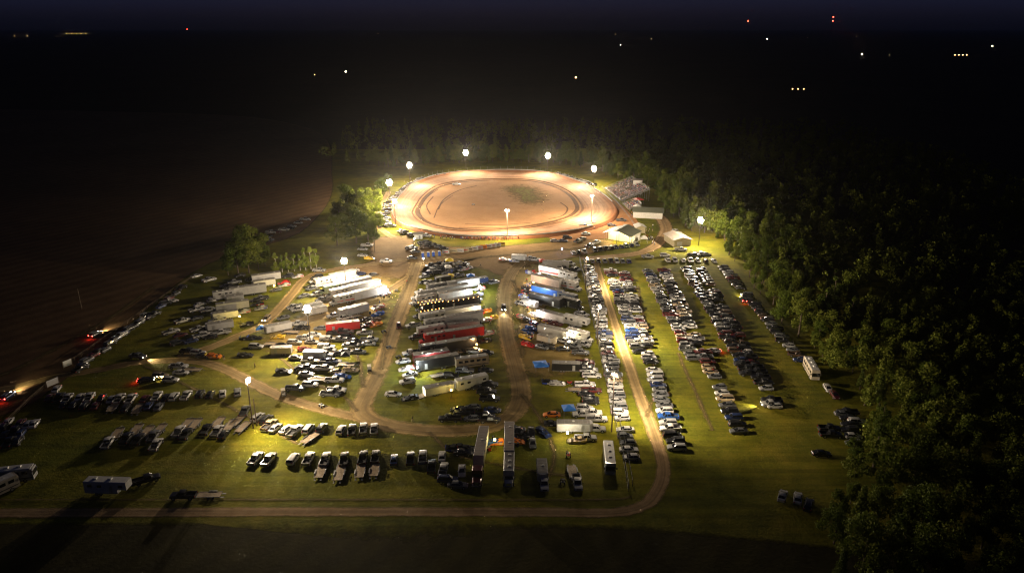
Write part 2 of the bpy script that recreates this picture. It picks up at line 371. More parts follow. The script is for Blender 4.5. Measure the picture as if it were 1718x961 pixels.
# tall motorhome with a truck front (pulls a race trailer)
def toter(kind, stripe=None):
    b = MB()
    b.loft(rbox(-4.9, 2.4, 1.25, .85, 3.75, .14), 'paint'); b.loft(rbox(2.38, 3.1, 1.22, 2.2, 3.72, .14), 'paint')
    b.loft([ring(2.35,.6,2.1,1.15,.9), ring(3.3,.6,1.95,1.12,.9)], 'paint')
    b.loft([ring(3.28,.6,1.72,1.0,.85), ring(4.6,.6,1.58,.92,.8), ring(4.85,.62,1.4,.8,.8)], 'paint')
    b.box((4.9,0,.62),(.25,2.2,.34),'chrome'); b.box((4.87,0,1.1),(.1,1.1,.62),'chrome'); b.box((-.9,0,.75),(7.6,2.2,.24),'steel')
    for s in (-1,1):
        b.cyl((1.2,s*1.05,.7),(2.3,s*1.05,.7),.28,.28,8,'chrome'); b.box((3.2,s*1.42,1.75),(.12,.3,.42),'chrome')
        if stripe: b.prism([(-4.7,1.3),(2.2,1.6),(2.2,1.8),(-4.7,1.65)],'y',s*1.254,s*1.262,stripe)
    g = MB(); g.loft([[(3.32,-.98,1.74),(3.62,-.95,1.70),(3.62,.95,1.70),(3.32,.98,1.74)],[(3.0,-.92,2.22),(3.2,-.9,2.22),(3.2,.9,2.22),(3.0,.92,2.22)]],'car_glass')
    parts=[('body',b,(0,0,0)),('window',g,(0,0,0)),('roof',MB().box((0,0,0),(7.0,2.2,.03),'roof_grey'),(-1.25,0,3.77))]
    for x in (-3.3,-.8,1.4): parts.append(('air_conditioner',MB().box((0,0,0),(.8,.75,.26),'tent_white',0,.85),(x,.15,3.92)))
    for x in (-3.4,-1.8,.6):
        for s in (-1,1): parts.append(('window',MB().box((0,0,0),(.9,.03,.55),'car_glass'),(x,s*1.265,2.75)))
    for s in (-1,1):
        parts.append(('side_door',MB().box((0,0,0),(.75,.03,1.9),'galvanised'),(-.55,s*1.265,1.9)))
        for x in (-3.0,-1.8,3.9): parts.append(('wheel',wheel_mb(.5,.3,s),(x,s*1.08,.5)))
        parts.append(('headlight',MB().box((0,0,0),(.1,.3,.2),'clear_lens'),(4.84,s*.74,1.05)))
    KINDS[kind]=dict(parts=parts,noun='motorhome truck')
toter('toterhome'); toter('striped_toterhome','stripe_red')
# bus-shaped motorhome
def motorhome():
    b = MB(); b.loft(rbox(-5.2,4.9,1.26,.5,3.55,.16),'paint'); b.loft(rbox(4.88,5.25,1.2,.55,3.3,.2),'paint')
    for s in (-1,1):
        b.prism([(-5.1,.9),(5.0,1.1),(5.0,1.3),(-5.1,1.25)],'y',s*1.264,s*1.272,'stripe_black')
        b.box((5.2,s*1.45,2.3),(.12,.3,.5),'dark_trim')
    parts=[('body',b,(0,0,0)),('windscreen',MB().box((0,0,0),(.05,2.2,1.15),'car_glass'),(5.27,0,2.2)),('roof',MB().box((0,0,0),(9.6,2.15,.03),'tent_white'),(-.2,0,3.57))]
    for x in (-3.2,-.4,2.2): parts.append(('air_conditioner',MB().box((0,0,0),(.95,.8,.3),'tent_white',0,.85),(x,.1,3.74)))
    for x in (-3.8,-2.0,-.2,1.8,3.6):
        for s in (-1,1): parts.append(('window',MB().box((0,0,0),(1.2,.03,.75),'car_glass'),(x,s*1.276,2.5)))
    for x in (-2.6,3.4):
        for s in (-1,1): parts.append(('wheel',wheel_mb(.48,.3,s),(x,s*1.13,.48)))
    for s in (-1,1): parts.append(('headlight',MB().box((0,0,0),(.06,.4,.22),'clear_lens'),(5.27,s*.85,.95)))
    KINDS['motorhome']=dict(parts=parts,noun='motorhome')
motorhome()
# semi tractor
def tractor():
    b=MB(); b.box((-.6,0,.8),(6.4,1.0,.26),'steel')
    b.loft(rbox(-1.0,1.2,1.2,1.0,3.7,.2),'paint'); b.loft([ring(1.18,.9,2.0,1.1,.85),ring(2.7,.9,1.85,1.0,.8),ring(3.05,.9,1.7,.92,.8)],'paint')
    b.box((3.08,0,1.3),(.08,.9,.85),'chrome'); b.box((3.15,0,.6),(.25,2.3,.4),'chrome')
    for s in (-1,1):
        b.cyl((-.9,s*1.05,1.0),(-.9,s*1.05,4.1),.08,.08,8,'chrome'); b.cyl((-.3,s*1.0,.75),(1.0,s*1.0,.75),.3,.3,10,'chrome'); b.box((2.1,s*1.05,1.05),(1.4,.35,.2),'paint')
    g=MB(); g.loft([[(1.19,-1.0,2.0),(1.45,-.95,2.0),(1.45,.95,2.0),(1.19,1.0,2.0)],[(1.19,-1.0,2.7),(1.25,-.95,2.7),(1.25,.95,2.7),(1.19,1.0,2.7)]],'car_glass')
    for s in (-1,1): g.box((.7,s*1.205,2.35),(.8,.02,.65),'car_glass')
    parts=[('body',b,(0,0,0)),('window',g,(0,0,0))]
    for x in (-3.3,-2.1,2.1):
        for s in (-1,1): parts.append(('wheel',wheel_mb(.5,.32,s,'chrome'),(x,s*1.05,.5)))
    for s in (-1,1): parts.append(('headlight',MB().box((0,0,0),(.1,.3,.2),'clear_lens'),(3.1,s*.85,1.1)))
    KINDS['semi_tractor']=dict(parts=parts,noun='semi truck tractor')
tractor()
# quad bike and golf cart
def quad():
    b=MB(); b.box((0,0,.55),(1.1,.5,.25),'paint',0,.8); b.box((.45,0,.72),(.6,.9,.06),'paint'); b.box((-.5,0,.72),(.6,.9,.06),'paint'); b.box((-.15,0,.85),(.7,.32,.14),'dark_trim')
    b.cyl((.35,-.38,1.05),(.35,.38,1.05),.025,.025,5,'dark_trim'); b.cyl((.5,0,.7),(.35,0,1.05),.03,.03,5,'dark_trim')
    parts=[('body',b,(0,0,0))]
    for x in (-.6,.6):
        for s in (-1,1): parts.append(('wheel',wheel_mb(.3,.26,s),(x,s*.48,.3)))
    KINDS['quad_bike']=dict(parts=parts,noun='quad bike')
quad()
def cart():
    b=MB(); b.box((0,0,.45),(2.3,1.1,.22),'paint'); b.box((.95,0,.72),(.3,1.05,.4),'paint',0,.8); b.box((-.35,0,.72),(.5,1.0,.3),'beige'); b.box((-.6,0,.98),(.1,1.0,.4),'beige')
    for x in (-.85,.85):
        for s in (-1,1): b.cyl((x,s*.5,.5),(x*.9,s*.5,1.85),.025,.025,5,'steel')
    parts=[('body',b,(0,0,0)),('roof',MB().box((0,0,0),(2.0,1.2,.07),'beige',0,.92),(0,0,1.88))]
    for x in (-.75,.8):
        for s in (-1,1): parts.append(('wheel',wheel_mb(.24,.2,s),(x,s*.5,.24)))
    KINDS['golf_cart']=dict(parts=parts,noun='golf cart')
cart()

CATEGORY = {'sedan':'car','hatchback':'car','race_car_a':'race car','race_car_b':'race car','race_car_c':'race car','race_car_d':'race car','sport_utility':'sport utility','minivan':'minivan',
  'pickup':'pickup','long_pickup':'pickup','capped_pickup':'pickup','open_trailer':'trailer','long_open_trailer':'trailer','small_trailer':'trailer','box_trailer':'trailer','box_trailer_open':'trailer','long_trailer':'trailer',
  'race_hauler':'race hauler','striped_hauler':'race hauler','hauler_open':'race hauler','pale_hauler':'race hauler','pale_hauler_open':'race hauler','blue_striped_hauler':'race hauler','camper':'camper','fifth_wheel':'camper','toterhome':'motorhome','striped_toterhome':'motorhome','motorhome':'motorhome','semi_tractor':'truck','quad_bike':'quad bike','golf_cart':'golf cart'}
OBJNAME = {'long_pickup':'pickup_truck','pickup':'pickup_truck','capped_pickup':'pickup_truck','race_car_a':'race_car','race_car_b':'race_car','race_car_c':'race_car','race_car_d':'race_car','sport_utility':'sport_utility_vehicle',
  'striped_hauler':'race_hauler','hauler_open':'race_hauler','pale_hauler':'race_hauler','pale_hauler_open':'race_hauler','blue_striped_hauler':'race_hauler','striped_toterhome':'toterhome','long_open_trailer':'open_trailer','small_trailer':'enclosed_trailer','box_trailer':'enclosed_trailer','box_trailer_open':'enclosed_trailer','long_trailer':'enclosed_trailer','fifth_wheel':'fifth_wheel_camper','camper':'camper_trailer'}
for k, K in KINDS.items():
    whole = MB()
    K['meshes'] = []
    for i, (pn, mb, off) in enumerate(K['parts']):
        K['meshes'].append((pn, mb.mesh(k+'_'+pn), off)); whole.merge(mb, off)
    K['whole'] = whole.mesh(k)
    K['len'] = max(v[0] for v in whole.v)-min(v[0] for v in whole.v)

VEH = []      # every vehicle, spawned after all are known so that labels can tell them apart
def veh(kind, x, y, deg, paint, phrase, order=None, row=None, lights=None, full=None, group=None, label=None):
    VEH.append(dict(kind=kind, x=x, y=y, rz=math.radians(deg), paint=paint, phrase=phrase, order=order, row=row, lights=lights, full=full, group=group, label=label))
    return VEH[-1]
def spawn(v):
    K = KINDS[v['kind']]; name = OBJNAME.get(v['kind'], v['kind'])
    full = v['full'] if v['full'] is not None else (v['y'] < 262 or v['lights'] or K['len'] > 6.6)
    loc = (v['x'], v['y'], 0.03)
    if not full:
        o = link(name, K['whole'], None, loc, v['rz'], v['paint'])
    else:
        o = link(name, None, None, loc, v['rz'])
        for pn, me, off in K['meshes']:
            c = link(pn, me, o, off, 0, v['paint'])
            if v['lights'] and pn in v['lights']:
                if me.materials:
                    c.material_slots[0].link = 'OBJECT'; c.material_slots[0].material = MAT[v['lights'][pn]]
    tag(o, v['label'], CATEGORY[v['kind']], v['group'])
    v['obj'] = o
    return o
# ------------------------------------------------------------------ where every vehicle stands
CODE = {'p':'pickup','P':'long_pickup','c':'capped_pickup','s':'sedan','h':'hatchback','u':'sport_utility','v':'minivan','ra':'race_car_a','rb':'race_car_b','rc':'race_car_c','rd':'race_car_d',
  'o':'open_trailer','O':'long_open_trailer','T1':'small_trailer','T2':'box_trailer','T2o':'box_trailer_open','T3':'long_trailer','H':'race_hauler','Hs':'striped_hauler','Ho':'hauler_open','Hp':'pale_hauler','Hq':'pale_hauler_open','Hb':'blue_striped_hauler','K':'camper','F':'fifth_wheel','M':'toterhome','Ms':'striped_toterhome','B':'motorhome','X':'semi_tractor','q':'quad_bike','g':'golf_cart'}
COL = {'w':'white','S':'silver','G':'grey','k':'black','n':'navy','d':'dark red','r':'red','b':'blue','t':'tan','e':'green','O':'orange','y':'yellow','B':'brown','i':'beige','E':'dark green','l':'pale green'}
def zoomed(ox, oy, s): return lambda zx, zy: (ox+zx*s, oy+zy*s)
Z0 = zoomed(0,0,1); Z1 = zoomed(540,220,.208); Z2 = zoomed(840,220,.2328); Z3 = zoomed(340,400,.2081); Z4 = zoomed(660,400,.2082); Z5 = zoomed(820,400,.2082); Z6 = zoomed(1040,400,.2081)
ZA = zoomed(0,400,.2289); ZB = zoomed(0,580,.2289); ZC = zoomed(340,540,.208); ZD = zoomed(620,540,.2082); ZE = zoomed(860,540,.2082); ZF = zoomed(1120,560,.2289); ZG = zoomed(380,680,.2289); ZH = zoomed(720,680,.2289)
ZI = zoomed(0,760,.2328); ZJ = zoomed(1200,700,.3015); ZK = zoomed(480,440,.12483); ZL = zoomed(600,280,.1664); ZM = zoomed(340,260,.2289); ZN = zoomed(640,385,.1513)
def ground_deg(px, py, vec):
    if isinstance(vec, (int, float)): return vec
    n = math.hypot(*vec); a = at(px, py); b = at(px+vec[0]/n*4, py+vec[1]/n*4)
    return math.degrees(math.atan2(b.y-a.y, b.x-a.x))
def cluster(zf, phrase, group, items, h=.75):
    for zx, zy, k, c, vec in items:
        px, py = zf(zx, zy); hh = h
        if k in ('H','Hs','Hb','Hp','Hq','Ho','M','Ms','B','X','F','K','T3'): hh = 2.0
        elif k in ('T1','T2','T2o'): hh = 1.5
        elif k in ('o','O','q'): hh = .5
        p = at(px, py, hh)
        veh(CODE[k], p.x, p.y, ground_deg(px, py, vec)+R.uniform(-2,2), COL[c], phrase, order=(px, py), group=group)
LR = (-1, 0.02); RR = (1, 0.02)

# left hauler block
v = (-.97, .22)
cluster(Z3, 'in the bright left hauler block', 'race haulers of the left pit block', [
 (1125,292,'T3','w',v),(1150,345,'T3','w',v),(1230,368,'H','w',v),(1300,392,'Hb','w',v),(1345,440,'H','w',v),
 (960,352,'Ms','w',v),(1035,405,'M','l',v),(1085,437,'M','w',v),(1120,488,'Ms','w',v)])
cluster(Z3, 'beside the bright left hauler block', 'vehicles of the left pit block', [
 (905,340,'v','w',v),(895,380,'P','w',v),(880,400,'s','G',v),(925,308,'u','k',v),(1210,265,'p','w',v),(1270,285,'s','n',v),(1365,290,'s','G',v),(940,430,'p','k',v),(815,458,'s','S',v),(915,448,'u','w',v),(965,492,'p','G',v),
 (735,550,'P','w',v),(770,570,'p','w',v),(900,545,'T1','w',v),(930,575,'T1','w',v),(650,635,'s','G',v),(1060,620,'P','S',v),(1470,445,'ra','w',v),(1560,420,'q','k',(0,1)),(1415,548,'ra','w',v),(1410,605,'rb','b',v),
 (1140,640,'p','w',v),(1215,632,'o','t',v),(1385,655,'rc','B',v),(1300,650,'rc','k',v),(1395,690,'rd','O',v),(1320,690,'ra','d',v)])
cluster(Z3, 'on the grass below the bright hauler block', 'trailers of the lower left pit', [(1215,572,'T3','S',v),(1130,700,'T3','r',(-.98,.1)),(612,715,'T2','w',(-.98,.2))])
# far-left block
v = (-.985, .14)
cluster(Z3, 'in the far left trailer row', 'trailers of the far left row', [
 (510,305,'T3','w',v),(497,357,'T2','w',v),(365,418,'H','w',v),(150,455,'M','w',v),(262,478,'T1','w',v),(240,535,'T3','w',v),(185,615,'T2','w',v),(145,700,'T2','w',v)])
cluster(Z3, 'among the far left trailer row', 'vehicles of the far left pit', [
 (45,330,'p','w',v),(255,350,'p','S',v),(185,380,'s','G',v),(340,385,'s','w',v),(430,492,'s','k',v),(470,480,'p','G',v),(440,525,'ra','k',v),(470,555,'rb','w',v),(330,585,'ra','w',v),(60,575,'P','w',v),(110,660,'P','w',v),(150,755,'P','w',v),(20,730,'s','k',v),
 (20,775,'p','w',v),(60,790,'s','k',v),(355,685,'rc','k',v),(590,410,'s','G',v),(650,350,'ra','r',v),(660,370,'ra','w',v),(690,300,'u','k',v),(765,300,'ra','w',v),(940,255,'p','S',RR),(390,325,'s','k',v),(230,385,'p','k',v),(300,295,'s','k',v)])
# centre hauler column (toters left, trailers right)
v = (-.98, .16)
cluster(Z4, 'in the centre hauler column', 'race haulers of the centre column', [
 (560,368,'H','S',v),(330,400,'M','G',v),(470,420,'Hb','w',v),(495,455,'H','w',v),(250,455,'M','w',v),(245,490,'Ms','w',v),
 (555,590,'H','w',v),(320,625,'F','w',v),(568,645,'H','w',v),(320,685,'M','w',v),(560,700,'T3','w',v),(310,735,'F','w',v),(568,765,'H','r',v),(320,800,'M','r',v),
 (505,860,'H','k',v),(285,890,'M','k',v)])
BLACK_RIG = []
for zx, zy, k in ((555,515,'H'),(300,545,'M')):
    px, py = Z4(zx, zy); p = at(px, py, 2.0)
    BLACK_RIG.append(veh(CODE[k], p.x, p.y, ground_deg(px, py, v), 'black', 'strung with amber lamps in the centre column', order=(px,py), group='race haulers of the centre column'))
cluster(ZD, 'at the lower end of the centre haulers', 'race haulers of the centre column', [(495,268,'T3','d',v),(545,325,'Ho','k',v),(825,312,'B','t',(.98,-.12)),(815,480,'F','w',(.97,-.2)),(555,540,'T2o','w',(.97,-.18))])
cluster(Z4, 'at the centre column top', 'vehicles of the centre column', [
 (310,215,'p','k',v),(345,232,'p','S',v),(315,252,'s','w',v),(275,277,'s','n',v),(250,303,'s','S',v),(245,350,'s','k',v),(300,355,'p','w',v),(520,300,'p','w',v),(600,235,'s','w',v),(540,215,'rc','k',v),(500,240,'rb','k',v),(560,245,'ra','w',v),(470,250,'rc','G',v),
 (520,195,'rd','w',v),(400,325,'T1','k',v),(385,235,'u','G',v),(700,335,'T1','n',v),(770,345,'rb','k',v),(810,350,'s','G',v),(430,195,'p','w',v),(365,200,'s','k',v),(575,205,'s','w',v),(405,250,'s','k',v),(340,275,'u','k',v),(430,270,'rb','G',v)])
cluster(Z4, 'off the trailer tails of the centre column', 'race cars of the centre column', [
 (690,400,'ra','w',v),(675,450,'rb','w',v),(665,490,'rc','w',v),(740,650,'ra','w',v),(790,635,'rd','y',v),(755,760,'ra','w',v),(735,820,'rc','k',v),(190,470,'s','w',v),(175,515,'s','w',v),(210,620,'s','G',v),(160,700,'p','w',v),(190,790,'p','k',v),(140,920,'p','w',v),(225,430,'p','w',v),(740,580,'rd','O',v),(230,570,'u','k',v)])
cluster(ZD, 'at the lower end of the centre column', 'vehicles of the centre column', [
 (190,577,'s','w',RR),(325,605,'rc','k',v),(305,475,'u','w',v),(325,420,'s','w',v),(295,370,'ra','w',v),(270,312,'s','w',v),(232,278,'q','k',v),(395,350,'rb','w',v),(850,232,'p','w',RR),(940,242,'s','k',RR),(770,390,'p','S',RR),(935,385,'s','k',RR),
 (655,430,'u','k',RR),(960,500,'p','k',RR),(945,560,'p','k',RR),(970,615,'p','k',RR),(830,682,'s','G',LR),(760,725,'p','k',LR),(640,775,'P','k',LR),(930,755,'p','k',RR),(990,705,'s','n',RR),(970,785,'p','k',RR),(830,772,'s','G',LR),(700,200,'rc','k',v),(760,235,'s','k',v),(640,235,'rb','k',v),(690,255,'u','k',v),(560,430,'o','t',v),
 (875,440,'s','k',RR),(880,520,'s','k',RR),(720,700,'s','k',LR),(235,28,'h','d',(0,1)),(115,75,'q','k',v),(155,200,'q','k',v)])
# right hauler block
v = (.97, .23)
cluster(Z5, 'in the right hauler block', 'race haulers of the right pit block', [
 (520,268,'Hs','w',v),(650,302,'M','w',v),(465,345,'H','w',v),(660,375,'Ms','w',v),(475,435,'H','b',v),(650,478,'M','G',v),(460,500,'H','k',v),(665,520,'M','k',v),(505,620,'T3','w',v),(700,660,'F','w',v),(525,745,'T3','w',v),(735,780,'M','w',v),(465,805,'T1','i',v),(540,205,'T3','w',RR)])
cluster(Z5, 'around the right hauler block', 'vehicles of the right pit block', [
 (600,240,'p','k',v),(650,200,'p','w',v),(690,250,'s','k',v),(410,290,'ra','w',v),(340,275,'rb','w',v),(330,375,'rd','w',v),(310,400,'rc','k',v),(310,435,'ra','k',v),(290,470,'rb','w',v),(270,525,'p','w',v),(330,520,'T1','w',v),(275,630,'ra','w',v),(330,655,'rc','k',v),(365,610,'rd','w',v),(350,720,'rb','b',v),(310,745,'rd','b',v),
 (300,790,'rd','y',v),(320,850,'ra','r',v),(480,865,'rc','k',v),(430,870,'s','G',v),(600,885,'s','k',RR),(610,825,'p','w',v),(680,865,'p','G',v),(760,850,'p','S',v),(740,915,'p','G',RR),(480,670,'rd','d',v),(545,680,'rc','d',v),(750,610,'p','w',v),(385,690,'ra','n',v),(690,720,'s','G',v),(705,240,'s','S',v),(620,190,'s','w',v),(575,235,'s','k',v)])
cluster(ZE, 'in the lower right pit', 'vehicles of the lower right pit', [
 (315,742,'s','O',LR),(580,690,'u','S',RR),(565,742,'P','w',LR),(640,730,'p','w',RR),(680,778,'p','w',RR),(665,858,'P','w',RR),(520,945,'rd','t',LR),(590,932,'p','w',RR),(325,812,'rc','k',RR),(250,882,'rc','n',(.7,.5)),(150,882,'s','k',(0,1)),(30,870,'s','k',LR),(70,912,'ra','k',(.6,.8)),
 (590,325,'P','d',RR),(615,385,'p','S',RR),(640,430,'p','w',RR),(360,487,'rc','w',RR),(460,487,'q','r',RR),(590,500,'P','w',RR),(640,550,'p','d',RR),(595,577,'s','k',RR),(630,640,'u','k',RR),(630,610,'s','k',RR),(300,480,'rb','k',RR),(520,545,'o','S',RR),(235,345,'rb','b',LR),(600,350,'s','k',RR)])
cluster(ZE, 'in the lower right pit', 'trailers of the lower right pit', [(430,358,'T2','k',RR),(490,840,'T2','w',RR)])
# semi trucks and the bottom edge of the pit
cluster(ZH, 'facing the front road', 'rigs parked at the front road', [(383,305,'Hq','w',(-.17,1)),(355,500,'X','d',(-.15,1)),(587,270,'Hp','w',(-.03,1)),(585,468,'M','w',(-.08,1)),(1320,380,'B','S',(.12,1))])
cluster(ZH, 'near the front road', 'vehicles parked at the front road', [
 (842,570,'P','w',(.07,1)),(828,470,'T1','S',(.07,1)),(1087,565,'P','w',(.2,1)),(1052,487,'o','t',(.25,1)),(980,555,'q','k',(0,1)),(1020,360,'q','r',(0,1)),(757,272,'s','G',(.15,1)),(745,190,'s','k',(0,1)),(640,165,'rc','k',RR),(670,212,'rb','k',RR),(510,262,'rd','O',LR),(635,257,'rd','O',RR),(465,262,'rb','b',LR),
 (240,475,'s','S',(0,1)),(135,540,'u','n',RR),(240,300,'rc','k',RR),(280,310,'ra','k',RR),(210,578,'s','G',RR),(190,310,'rb','k',RR),(250,340,'s','k',RR),(300,335,'q','k',RR)])
# bottom rows
up = (.12, -1)
cluster(ZG, 'in the lower row above the front road', 'vehicles in the lower rows', [
 (215,385,'p','w',(.55,-.62)),(312,392,'p','S',(.5,-.65)),(490,388,'v','w',(.5,-.65)),(602,388,'p','w',(.4,-.75)),(725,388,'P','w',(.33,-.8)),(862,388,'P','k',(.15,-1)),(690,483,'o','t',(.35,-.9)),(830,490,'O','t',(.3,-1)),(1000,378,'P','k',(.2,-1)),(980,482,'o','t',(.22,-1)),
 (1092,375,'p','k',(.16,-1)),(1085,472,'o','t',(.2,-1)),(1228,392,'s','n',up),(1348,388,'p','k',up),(1438,375,'p','w',up),(1580,368,'s','w',up),(1503,445,'p','k',up),(1590,468,'p','w',(.2,-1))])
cluster(ZG, 'in the upper row below the pit lane bend', 'vehicles in the upper row', [
 (228,85,'u','w',(.6,-.5)),(292,100,'u','k',(.6,-.5)),(315,140,'p','t',(.6,-.5)),(358,160,'s','S',(.6,-.55)),(435,170,'s','w',(.6,-.5)),(505,182,'P','w',(.6,-.55)),(600,170,'v','w',(.5,-.7)),(700,163,'u','k',(.5,-.7)),(840,178,'u','w',(.4,-.8)),(920,178,'p','k',(.2,-1)),(1003,168,'p','w',(.12,-1)),(1082,172,'p','w',(.1,-1)),(610,240,'o','t',(.7,-.5)),
 (135,38,'p','G',(.4,-.75)),(80,112,'o','t',(.6,-.6)),(120,158,'o','t',(.6,-.6))])
q = (.5, -.7)
cluster(ZB, 'in the dark lower left row', 'vehicles in the dark left row', [
 (790,708,'p','w',q),(862,640,'o','t',q),(930,675,'p','k',q),(1002,612,'o','t',q),(1012,685,'p','k',q),(1080,625,'o','t',q),(1125,660,'p','G',q),(1145,722,'p','w',q),(1172,612,'o','t',q),(1310,625,'p','w',q),(1372,572,'o','t',q),(1362,645,'p','k',q),(1432,572,'o','t',q),(1510,612,'p','k',q),(1592,622,'p','w',q),(1600,560,'o','t',q),(1690,578,'o','t',q),(1640,645,'s','k',q)])
cluster(ZB, 'in the long left row below the entry lane', 'vehicles in the long left row', [
 (365,375,'s','d',q),(415,312,'s','w',q),(435,378,'p','k',q),(495,382,'p','w',q),(585,372,'s','w',q),(655,375,'p','w',q),(745,378,'s','k',q),(815,388,'s','S',q),(875,385,'p','w',q),(960,385,'p','w',q),(1060,385,'s','d',q),(1150,368,'p','w',q),(1215,375,'s','k',q),(1275,370,'u','w',q),(1365,362,'p','w',q),(1465,352,'u','k',q),(1540,352,'s','k',q),
 (830,448,'o','t',q),(920,452,'s','k',q),(1010,462,'o','t',q),(700,435,'s','d',q),(1090,435,'s','n',q),(1165,440,'s','G',q),(540,428,'s','k',q),(470,425,'s','k',q),(620,440,'u','k',q),(1630,345,'s','w',(0,-1)),(1740,338,'u','S',(.1,-1))])
cluster(ZB, 'near the entry lane bend', 'vehicles near the entry lane bend', [(1310,148,'p','w',RR),(1325,192,'s','w',RR),(1175,217,'u','t',RR),(1250,247,'u','w',RR),(1412,175,'o','t',RR),(1385,38,'p','k',RR),(1450,48,'u','S',RR),(1490,72,'s','k',RR),(1565,72,'rd','O',RR)])
w_ = (.94, -.25)
cluster(ZA, 'on the far left grass', 'vehicles on the far left grass', [
 (1340,602,'p','w',w_),(1255,682,'p','w',w_),(1320,705,'s','d',w_),(1455,662,'p','w',w_),(1475,707,'p','w',w_),(1300,762,'u','k',w_),(1400,748,'s','n',w_),(1440,520,'p','w',w_),(1520,522,'p','S',w_),(1440,582,'s','k',w_),(1260,457,'s','w',w_),(1215,472,'u','k',w_),(1465,482,'s','w',w_),(1440,272,'s','w',w_),(1535,302,'p','w',w_),(1560,450,'s','w',w_)])
for i, (x, y) in enumerate([(1130,555),(1098,572),(1068,560),(1040,595),(1008,622),(975,645),(945,662),(912,690),(880,712),(845,735),(808,768),(770,812),(715,832),(682,856),(635,893),(600,925),(592,950),(1180,495),(1240,440),(1290,400),(1330,360)]):
    cluster(ZA, 'along the left rail fence', 'vehicles along the left boundary fence', [(x, y, 'psuh'[i%4], 'kwG'[i%3] if i in (11,12,14,2) else ('w' if i in (3,8) else 'kkndG'[i%5]), (.75,-.4))])
cluster(ZB, 'in the dark lower left corner', 'vehicles in the dark lower left corner', [(60,553,'s','w',q),(150,562,'s','d',q),(205,572,'s','S',q),(252,565,'s','w',q),(110,622,'p','k',q),(152,635,'s','n',q),(70,702,'p','k',q),(130,692,'s','k',q),(40,645,'s','k',q),(30,592,'u','k',q)])
cluster(ZI, 'on the dark grass at the lower left', 'vehicles on the lower left grass', [(70,150,'B','S',(1,-.1)),(-60,262,'B','i',(1,-.45)),(770,230,'F','w',RR),(1060,185,'P','k',(.9,-.25)),(1320,302,'p','k',LR),(1510,300,'o','t',LR)])
# middle-left field
cluster(ZC, 'around the lower left pit lamp', 'vehicles in the middle left field', [
 (430,195,'u','w',RR),(355,128,'rc','k',RR),(420,122,'rb','k',RR),(345,260,'rc','k',RR),(85,265,'rd','O',RR),(10,265,'s','n',RR),(605,117,'rd','y',LR),(715,82,'o','t',RR),(740,162,'u','w',RR),(825,127,'p','w',RR),(900,97,'s','w',RR),(795,47,'p','k',LR),(770,12,'p','w',LR),
 (880,157,'s','S',RR),(950,47,'s','G',LR),(1015,137,'c','w',RR),(1068,92,'p','k',RR),(1092,142,'p','G',RR),(1160,142,'s','S',RR),(1180,187,'s','S',RR),(1165,232,'s','S',RR),(1000,200,'c','w',RR),(1020,225,'u','G',RR),(985,262,'p','w',RR),(830,217,'ra','d',RR),(755,282,'s','S',RR),(870,312,'p','i',RR),(1020,317,'p','n',RR),
 (985,372,'P','w',RR),(1060,312,'s','S',RR),(655,390,'rc','k',RR),(800,372,'s','k',RR),(840,365,'p','k',RR),(835,415,'s','S',RR),(1160,342,'o','S',RR),(1090,397,'s','t',RR),(1130,432,'rb','b',RR),(1195,378,'rd','t',RR),(1065,467,'p','w',RR),(930,462,'o','t',RR),(865,502,'u','w',RR),(745,532,'p','G',RR),
 (1030,578,'p','G',RR),(1080,547,'p','w',RR),(650,572,'g','w',(.2,1)),(960,672,'q','w',(.7,.6)),(1305,87,'p','w',LR),(1350,140,'P','w',RR),(1340,170,'s','w',RR),(1345,378,'g','k',(0,1)),(1110,72,'p','k',RR),(1165,72,'s','G',RR),(640,185,'s','k',RR),(560,180,'o','t',RR),(1170,112,'u','k',RR),(1230,150,'s','k',RR),(1210,185,'p','k',RR),(1260,235,'s','G',RR),(1110,250,'s','k',RR)])
cluster(ZC, 'around the lower left pit lamp', 'trailers in the middle left field', [(640,225,'T1','i',LR),(895,258,'T1','w',RR)])
# around the track
d_ = (.9, -.3)
cluster(ZL, 'in the crowded corner left of the track', 'vehicles left of the track', [(410,265,'u','w',d_),(435,250,'s','w',d_),(390,290,'s','d',d_),(345,325,'u','w',d_),(300,362,'p','k',d_),(280,385,'s','w',d_),(330,392,'p','w',d_),(270,420,'s','S',d_),(310,432,'p','k',d_),(240,470,'s','w',d_),(290,462,'p','S',d_),(260,498,'u','k',d_),(238,522,'s','w',d_),(290,522,'p','w',d_),(255,555,'s','k',d_),(300,562,'p','w',d_),(335,592,'P','w',RR),(250,590,'p','k',d_),(365,300,'s','w',d_),(450,225,'p','G',d_),(480,200,'s','w',d_),(510,180,'p','S',d_),(545,165,'u','w',d_),(590,140,'s','w',d_),(625,125,'p','S',d_)])
cluster(ZL, 'on the worn grass below the left turn', 'vehicles below the left turn', [(155,682,'p','w',RR),(100,788,'P','w',RR),(50,825,'s','S',RR),(290,950,'p','w',RR),(120,915,'rd','y',RR),(50,888,'s','w',RR),(470,658,'p','k',d_),(535,682,'u','k',d_),(690,692,'p','w',RR),(640,690,'s','k',RR),(545,815,'p','G',RR),(580,850,'s','k',RR),(440,640,'s','S',d_),(700,760,'u','k',RR),(660,770,'s','k',RR)])
cluster(ZN, 'before the front straight', 'vehicles before the front straight', [(450,145,'s','k',RR),(520,165,'u','k',RR),(580,175,'p','k',RR),(640,185,'s','G',RR),(690,205,'s','k',RR),(480,190,'rc','B',RR),(330,205,'p','k',RR),(340,310,'s','k',RR),(1360,325,'ra','w',RR),(1470,340,'rb','S',RR),(1690,330,'p','w',RR)])
cluster(Z4, 'on the dirt before the front straight', 'vehicles before the front straight', [(1008,152,'T1','w',RR),(1100,160,'p','w',RR),(1145,167,'s','w',RR)])
